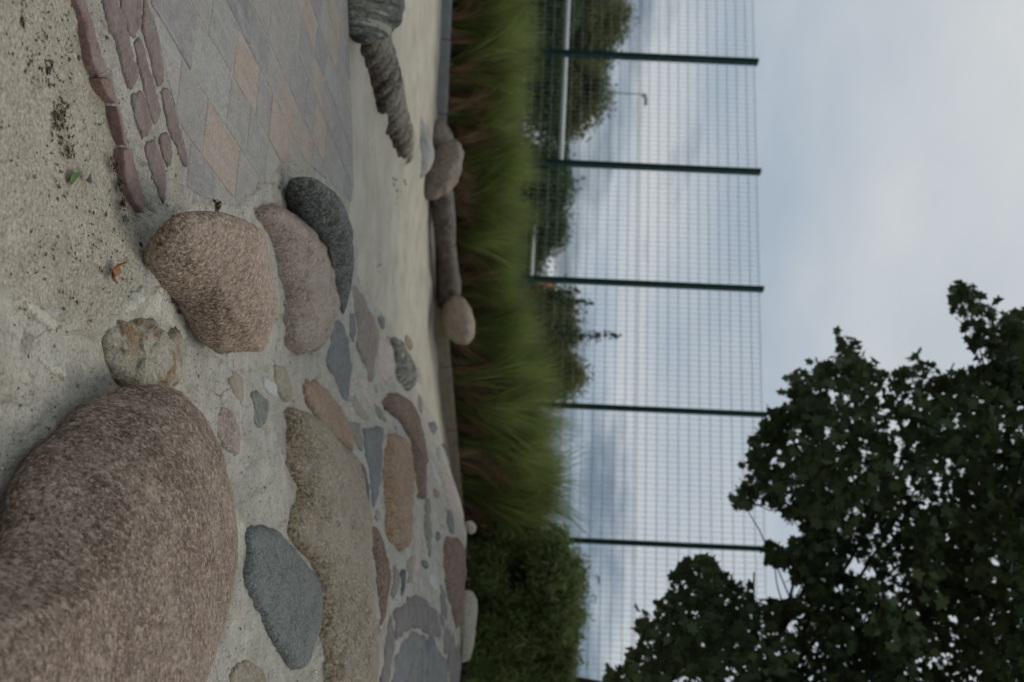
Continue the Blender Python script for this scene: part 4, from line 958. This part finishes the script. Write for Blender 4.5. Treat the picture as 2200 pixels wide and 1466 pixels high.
# ------------------------------------------------------------------ shrubs
M['bark'] = mat_plain('dark_bark', (.045, .034, .026), .9, .4, 14, .1, .02)
def shrub(name, label, cat, centre, radii, n_cl, per, spread, size, mat, seed, group=None, stems=6, shape=OVAL, flat=.75):
    C, cl = crown_cloud((0, 0, radii[2] * .9), radii, n_cl, per, spread, seed, .35, flat)
    root = link(name, None, None, None, centre); tag(root, label, cat, group)
    V, F = leaves(C, size, shape, .6); link('foliage', mesh_np('foliage', V, F, False), mat, root)
    b = MB()
    for i in range(stems):
        q = cl[int(RNG.integers(len(cl)))]; b.tube([(RNG.uniform(-.1, .1), RNG.uniform(-.1, .1), -.2), q * np.array((.45, .45, .5)), q * .98], [.022, .014, .006], 6)
    link('stem', b.mesh('stem', True), M['bark'], root); return root
M['bush'] = mat_leaf('dark_bush_leaf', [(.10, .15, .05), (.17, .235, .075), (.125, .185, .06), (.25, .29, .12)], .4, .6, (2.2, (.13, .14, .06), .5))
def onbed(u, Y):
    tx = ray(1000, u)[0]; x = tx * Y; return (x, Y, float(kerb_z(x)) - .05)
shrub('bush', 'dark green feathery bush beside the tallest grass clump, under the lowest tree branches', 'bush', onbed(1235, 15.4), (.78, .7, .95), 850, 40, .075, .125, M['bush'], 3, 'dark bushes on the right of the bed', shape=SLIM)
shrub('bush', 'dark green feathery bush at the picture edge in front of the tree trunk', 'bush', onbed(1385, 15.2), (.9, .7, .95), 950, 40, .075, .125, M['bush'], 5, 'dark bushes on the right of the bed', shape=SLIM)
shrub('bush', 'feathery green bush filling the gap behind the two front bushes', 'bush', onbed(1300, 16.6), (1.0, .6, 1.02), 800, 40, .085, .125, M['bush'], 8, 'dark bushes on the right of the bed', shape=SLIM)

def sprig(p0, p1, n, size, mat, label):
    root = link('twig', None, None, None, p0); tag(root, label, 'twig', 'leafy shoots in front of the fence')
    p0 = np.array(p0); d = np.array(p1) - p0; t = np.linspace(0, 1, 10); c = d[None] * t[:, None]; c[:, 0] += .06 * np.sin(t * 4); 
    b = MB(); b.tube(c, np.linspace(.012, .003, 10), 6); link('stem', b.mesh('stem', True), M['bark'], root)
    tt = RNG.uniform(.15, 1.02, n); C = d[None] * tt[:, None] + RNG.normal(size=(n, 3)) * (.10 * (1.15 - tt))[:, None] + RNG.normal(size=(n, 3)) * .015; C[:, 0] += .06 * np.sin(tt * 4)
    V, F = leaves(C, size, OVAL, .3); link('leaf_sprays', mesh_np('leaf_sprays', V, F, False), mat, root)
M['shoot'] = mat_leaf('shoot_leaf', [(.025, .055, .03), (.04, .08, .04), (.05, .09, .05)], .2)
sprig(at(1150, 700, 17.2), at(1330, 727, 17.2), 260, .075, M['shoot'], 'tallest leafy shoot standing against the fence mesh')
sprig(at(1140, 612, 17.0), at(1245, 631, 17.0), 130, .065, M['shoot'], 'short thin shoot just beside the third green fence post')
sprig(at(1140, 618, 17.1), at(1275, 658, 17.1), 170, .065, M['shoot'], 'middle leafy shoot leaning away from the fence post')
shrub('bush', 'loose green bush at the foot of the leafy shoots', 'bush', at(1040, 680, 17.2) - np.array((0, 0, .3)), (.75, .4, .75), 110, 26, .10, .06, M['shoot'], 9, None, 4)
shrub('bush', 'yellowish rounded shrub before the fence, right of the leafy shoots', 'bush', tuple(at(1000, 775, 17.8)), (.50, .4, .95), 190, 30, .09, .06, mat_leaf('yellow_green_leaf', [(.06, .06, .018), (.10, .085, .025), (.045, .05, .02)], .2), 13, None, 4)

# ------------------------------------------------------------------ tall mesh fence
M['post'] = mat_plain('dark_green_paint', (.006, .034, .030), .6, .15, 4, .12)
M['wire'] = mat_plain('grey_green_wire', (.20, .25, .25), .45, .1, 4, .4)
tops = [(1618, 135), (1625, 370), (1632, 622), (1638, 888), (1640, 1180)]
PT = []
for px, py in tops:
    d = ray(px, py); PT.append(np.array([d[0], d[1]]) * 4.75 / d[2])
PT = np.array(PT); i_ = np.arange(5); cx_ = np.polyfit(i_, PT[:, 0], 1); cy_ = np.polyfit(i_, PT[:, 1], 1)
fence_top = CAM_H + 4.75
fd = np.array([cx_[0], cy_[0], 0]); step_l = np.linalg.norm(fd); fd /= step_l; fnrm = np.array([-fd[1], fd[0], 0])
froot = link('mesh_fence', None, None, None, (cx_[1] + 2 * cx_[0], cy_[1] + 2 * cy_[0], 0)); tag(froot, 'tall ball-stop fence of green posts and fine wire mesh', 'fence')
fo = np.array(froot.location)
pb = MB(); hgt = fence_top + .06
pb.box((0, 0, hgt / 2), (.042, .085, hgt / 2), [fd, fnrm, np.array((0, 0, 1.))]); pb.box((0, 0, hgt + .012), (.046, .089, .012), [fd, fnrm, np.array((0, 0, 1.))])
pm = pb.mesh('post'); pm.materials.append(M['post'])
panel = MB()
def rod(p, q, r): panel.bar(p, q, r, 4)
nv = 24
for i in range(nv): rod(fd * (i + .5) * step_l / nv + np.array((0, 0, .05)), fd * (i + .5) * step_l / nv + np.array((0, 0, fence_top)), .0030)
split = 3.58
z = split
zs = [split + .025, split - .025]
while z > .2: z -= .2; zs.append(z)
z = split
while z < fence_top - .1: z += .2; zs.append(min(z, fence_top))
for z in zs:
    for o_ in (-.012, .012): rod(fnrm * o_ * .7 + np.array((0, 0, z + o_)), fd * step_l + fnrm * o_ * .7 + np.array((0, 0, z + o_)), .0034)
panm = panel.mesh('mesh_panel'); panm.materials.append(M['wire'])
for i in range(-2, 8):
    p = np.array([cx_[1] + i * cx_[0], cy_[1] + i * cy_[0], 0]) - fo
    link('post', pm, None, froot, p)
    if i < 7:
        w = link('mesh_panel', panm, None, froot, p - fnrm * .02); w['kind'] = 'stuff'

# ------------------------------------------------------------------ beyond the fence
M['white'] = mat_plain('white_paint', (.72, .74, .74), .4, .05, 4, .4)
def railing(p, q, zr, npost, label):
    root = link('railing', None, None, None, ((p[0] + q[0]) / 2, (p[1] + q[1]) / 2, 0)); tag(root, label, 'railing', 'white railings beyond the fence')
    o = np.array(root.location); b = MB(); b.bar(np.array((p[0], p[1], zr)) - o, np.array((q[0], q[1], zr)) - o, .055, 8); link('rail', b.mesh('rail', True), M['white'], root)
    for i in range(npost):
        t = i / (npost - 1); c = np.array((p[0] + (q[0] - p[0]) * t, p[1] + (q[1] - p[1]) * t, 0)) - o
        b = MB(); b.bar(c, c + np.array((0, 0, zr - .05)), .04, 8); link('post', b.mesh('post', True), M['white'], root)
a1, a2 = at(1217, -120, 24.5), at(1205, 347, 24.5); railing(a1, a2, float(a2[2]), 2, 'thick white rail crossing behind the first fence posts')
a1, a2 = at(1148, 412, 32), at(1144, 600, 32); railing(a1, a2, float((a1[2] + a2[2]) / 2), 2, 'thin far white rail just above the grass tips')
def tree(label, centre, H, crown_c, radii, n_cl, per, spread, size, mat, seed, group, trunk_r=.15, name='tree'):
    root = link(name, None, None, None, (centre[0], centre[1], 0)); tag(root, label, 'tree', group)
    C, cl = crown_cloud((crown_c[0] - centre[0], crown_c[1] - centre[1], crown_c[2]), radii, n_cl, per, spread, seed, .3)
    V, F = leaves(C, size, OVAL, .5); link('crown', mesh_np('crown', V, F, False), mat, root)
    b = MB(); top = np.array((crown_c[0] - centre[0], crown_c[1] - centre[1], crown_c[2]))
    b.tube([(0, 0, -.3), top * np.array((.5, .5, .55)), top], [trunk_r, trunk_r * .75, trunk_r * .35], 8)
    for i in range(9):
        q = cl[int(RNG.integers(len(cl)))]; s0 = top * np.array((.6, .6, RNG.uniform(.5, .9))); b.tube([s0, (s0 + q) / 2 + np.array((0, 0, .1)), q], [trunk_r * .4, trunk_r * .22, .01], 6)
    link('trunk', b.mesh('trunk', True), M['bark'], root); return root
olive = mat_leaf('olive_leaf', [(.13, .145, .035), (.20, .195, .05), (.09, .115, .035), (.25, .23, .065)], .35, .6, (1.2, (.07, .10, .04), .5))
darkg = mat_leaf('dark_leaf', [(.05, .085, .035), (.09, .13, .05), (.065, .105, .045)], .3, .6)
G4 = 'trees beyond the fence'
def tr(label, u, v_top, v_bot, hw, Y, mat, n_cl, seed, size=.11, **k):
    t = at(v_top, u, Y); b = at(v_bot, u, Y); rz = (t[2] - b[2]) / 2; r = hw / F_PX * Y
    tree(label, (b[0], Y), 0, (b[0], Y, b[2] + rz), (r, min(r, 2.0), rz), int(n_cl * 1.8), 36, .16, size, mat, seed, G4, **k)
tr('tallest olive-yellow tree beyond the fence, above the white rail', 40, 1345, 1130, 130, 30, olive, 420, 21)
tr('lower olive-yellow tree beyond the fence, next to the far street lamp', 205, 1302, 1130, 75, 29, olive, 260, 22)
tr('dark tree beyond the fence between the two olive trees', 130, 1310, 1120, 60, 31.5, darkg, 160, 27)
tr('dark evergreen tree just past the second fence post', 395, 1222, 1095, 70, 31, darkg, 260, 23)
tr('dark low evergreen tree before the third fence post', 490, 1215, 1095, 62, 33, darkg, 240, 24)
tr('dull green tree at the end of the white rail', 560, 1172, 1060, 50, 34, darkg, 120, 28)
tr('rusty olive tree behind the leafy shoots', 690, 1238, 1090, 70, 27, olive, 220, 25)
tr('brownish olive tree beyond the fence before the fourth post', 795, 1255, 1090, 55, 27, olive, 220, 26)
hed = link('hedge', None, None, None, (-9, 27.5, 0)); tag(hed, 'dark green hedge under the thick white rail', 'hedge')
n = 20000; C = np.stack([RNG.uniform(-4.5, 4.6, n), RNG.normal(0, .35, n), RNG.uniform(.1, 1, n) ** .8 * 2.42], 1); C[:, 2] *= 1 + .12 * vnoise(np.stack([C[:, 0] * 1.3, C[:, 1] * 0, C[:, 1] * 0], 1), 8)
V, F = leaves(C, .12, OVAL, .4); link('foliage', mesh_np('foliage', V, F, False), darkg, hed)
# street lamps
def lamp(u, v, Y, label, arm):
    p = at(v, u, Y); root = link('street_lamp', None, None, None, (p[0], Y, 0)); tag(root, label, 'street lamp', 'far street lamps')
    g = mat_plain('lamp_grey', (.10, .11, .12), .5)
    b = MB(); b.bar((0, 0, 0), (0, 0, p[2]), .07, 8, .04); link('pole', b.mesh('pole', True), g, root)
    b = MB(); b.bar((0, 0, p[2]), (arm, 0, p[2] + .10), .05, 6); link('arm', b.mesh('arm', True), g, root)
    b = MB(); b.box((arm * 1.25, 0, p[2] + .08), (.22, .12, .07)); b.box((arm * .2, 0, p[2] - .02), (.08, .08, .12)); link('lamp_head', b.mesh('lamp_head'), g, root)
lamp(203, 1385, 60, 'far street lamp with a small head above the olive tree', .35)
lamp(1238, 1285, 90, 'faint far street lamp head seen above the dark bush', .35)
# far house
def house():
    p = at(1150, 660, 95); root = link('house', None, None, None, (p[0], 95, 0)); tag(root, 'far house with an orange tiled roof behind the shrubs', 'house')
    zr = at(1190, 640, 95)[2]; hw = 2.2
    b = MB(); b.box((0, 0, zr / 2 - .8), (hw, 3, zr / 2 - .8)); link('wall', b.mesh('wall'), mat_plain('pale_plaster', (.45, .43, .4)), root)
    V = [(-hw - .3, -3.3, zr - 1.7), (hw + .3, -3.3, zr - 1.7), (hw + .3, 3.3, zr - 1.7), (-hw - .3, 3.3, zr - 1.7), (-hw - .3, 0, zr), (hw + .3, 0, zr)]
    link('roof', mesh_np('roof', np.array(V), [(0, 1, 5, 4), (2, 3, 4, 5), (0, 4, 3), (1, 2, 5), (3, 2, 1, 0)], False), mat_plain('orange_roof_tile', (.28, .09, .04)), root)
house()

# ------------------------------------------------------------------ the big near tree on the right
M['tree_leaf'] = mat_leaf('near_tree_leaf', [(.02, .04, .016), (.04, .068, .026), (.026, .052, .02), (.075, .10, .04)], .3, .5, (.9, (.08, .105, .04), .5))
def near_tree():
    outl = np.array([(2520, 560), (2300, 600), (2205, 668), (2160, 690), (2120, 655), (2088, 608), (2058, 596), (2050, 640), (2062, 700), (2105, 745), (2108, 790), (2060, 806), (2020, 815), (1985, 775), (1955, 745),
        (1958, 790), (1925, 806), (1895, 796), (1862, 786), (1836, 752), (1815, 706), (1800, 745), (1802, 772), (1765, 776), (1742, 796), (1705, 804), (1692, 842), (1700, 892), (1650, 880), (1655, 905), (1605, 945), (1592, 972), (1622, 1002),
        (1578, 1045), (1580, 1078), (1612, 1088), (1645, 1066), (1684, 1104), (1704, 1132), (1718, 1152), (1690, 1182), (1645, 1176), (1635, 1192), (1702, 1232), (1738, 1262), (1722, 1292), (1664, 1294), (1606, 1268), (1590, 1302),
        (1562, 1236), (1532, 1216), (1502, 1196), (1482, 1206), (1452, 1218), (1442, 1272), (1402, 1312), (1372, 1342), (1380, 1384), (1335, 1412), (1305, 1442), (1318, 1480), (1380, 1640), (1500, 1900), (1900, 2100), (2520, 2100)], float)
    root = link('tree', None, None, None, (5.6, 16.9, .5)); tag(root, 'broad dark-leaved tree with its trunk at the picture edge and its crown over the fence', 'tree')
    o = np.array(root.location)
    # silhouette traced at the tree's mid distance: a volume of cluster centres 8.5 to 13.5 m away
    cl = []
    e0, e1 = outl, np.roll(outl, -1, 0)
    while len(cl) < 3000:
        px, py = RNG.uniform(1290, 2480), RNG.uniform(560, 1900)
        if not in_poly(outl, np.array([px]), np.array([py]))[0]: continue
        d = e1 - e0; t = np.clip(((np.array([px, py]) - e0) * d).sum(1) / (d * d).sum(1), 0, 1)
        dist = np.linalg.norm(e0 + d * t[:, None] - np.array([px, py]), axis=1).min()
        if dist < 5: continue
        Y = RNG.uniform(8.6, 13.2) if dist > 60 else RNG.uniform(9.4, 12.4)
        p = at(px, py, Y)
        if fbm((p * 1.7)[None], 2, .8, 4)[0] < .0 and dist > 22: continue
        cl.append((p, min(.080, .035 + dist / 2139 * Y * .3)))
    pts = np.array([c for c, _ in cl]); sp = np.array([s for _, s in cl])
    per = np.where(sp > .07, 11, np.where(sp > .05, 8, 6))
    C = np.concatenate([p + RNG.normal(size=(k, 3)) * s for p, s, k in zip(pts, sp, per)])
    V, F = leaves(C - o, .125, LOBED, .35, .3); link('crown', mesh_np('crown', V, F, False), M['tree_leaf'], root)
    # trunk, limbs and twigs
    b = MB(); base = np.array((5.6, 16.9, .5)); fork = at(1330, 1500, 12.4); fork2 = at(1560, 1560, 11.6)
    lo = at(1190, 1484, 16.6)
    b.tube([base - (0, 0, .5) - o, lo + np.array((-.03, 0, -.4)) - o, lo - o, at(1310, 1502, 16.2) - o, at(1420, 1530, 15.4) - o, fork2 - o], [.40, .31, .29, .26, .20, .12], 12)
    link('trunk', b.mesh('trunk', True), M['bark'], root)
    b = MB(); starts = [fork + np.array((.12, 0, 0)), fork2, fork * .5 + fork2 * .5]
    limbs = []
    for q_px, Y in (((1620, 1230), 11), ((1750, 1080), 11), ((1850, 900), 11), ((2050, 780), 11), ((2000, 1000), 10), ((1900, 1250), 9.5), ((2100, 1150), 9.5), ((1700, 1400), 10), ((2200, 1400), 10)):
        q = at(q_px[0], q_px[1], Y); s0 = starts[1 if q_px[0] > 1560 else 0] + np.array((.25, 0, 0)); m_ = s0 * .5 + q * .5 + np.array((0, 0, .15)); b.tube([s0 - o, m_ - o, q - o], [.035, .022, .008], 8); limbs += [m_, q, (m_ + q) / 2]
    link('limb', b.mesh('limb', True), M['bark'], root)
    b = MB(); fk = fork2 + np.array((.25, 0, 0)); rf = np.linalg.norm(pts - fk, axis=1)
    for i in range(len(pts)):                        # every cluster hangs on its nearest neighbour that lies nearer the fork
        m_ = rf < rf[i] - .06
        if not m_.any(): continue
        dd = np.linalg.norm(pts - pts[i], axis=1); dd[~m_] = 9e9; j = int(np.argmin(dd))
        if dd[j] > .9: continue
        r_ = .004 + .010 * max(0, 1 - rf[i] / 4); q0, q1 = pts[j] - o, pts[i] - o
        b.tube([q0, (q0 + q1) / 2 + RNG.normal(size=3) * dd[j] * .06, q1], [r_ * 1.2, r_, r_ * .8], 4)
    t_ = link('twigs', b.mesh('twigs', True), M['bark'], root); t_['kind'] = 'stuff'
near_tree()

# tuft of weed in the joint by the rounded boulder
def weed():
    p = hit(456, 443); C = RNG.normal(size=(150, 3)) * np.array((.012, .012, .012)); C[:, 2] = np.abs(C[:, 2]) + .006
    root = link('weed', None, None, None, p); tag(root, 'tiny dry green weed in the joint behind the rounded boulder', 'weed')
    V, F = leaves(C, .014, OVAL, .5); link('sprigs', mesh_np('sprigs', V, F, False), mat_leaf('weed_leaf', [(.05, .06, .02), (.10, .08, .04), (.04, .06, .025)], .1), root)
weed()
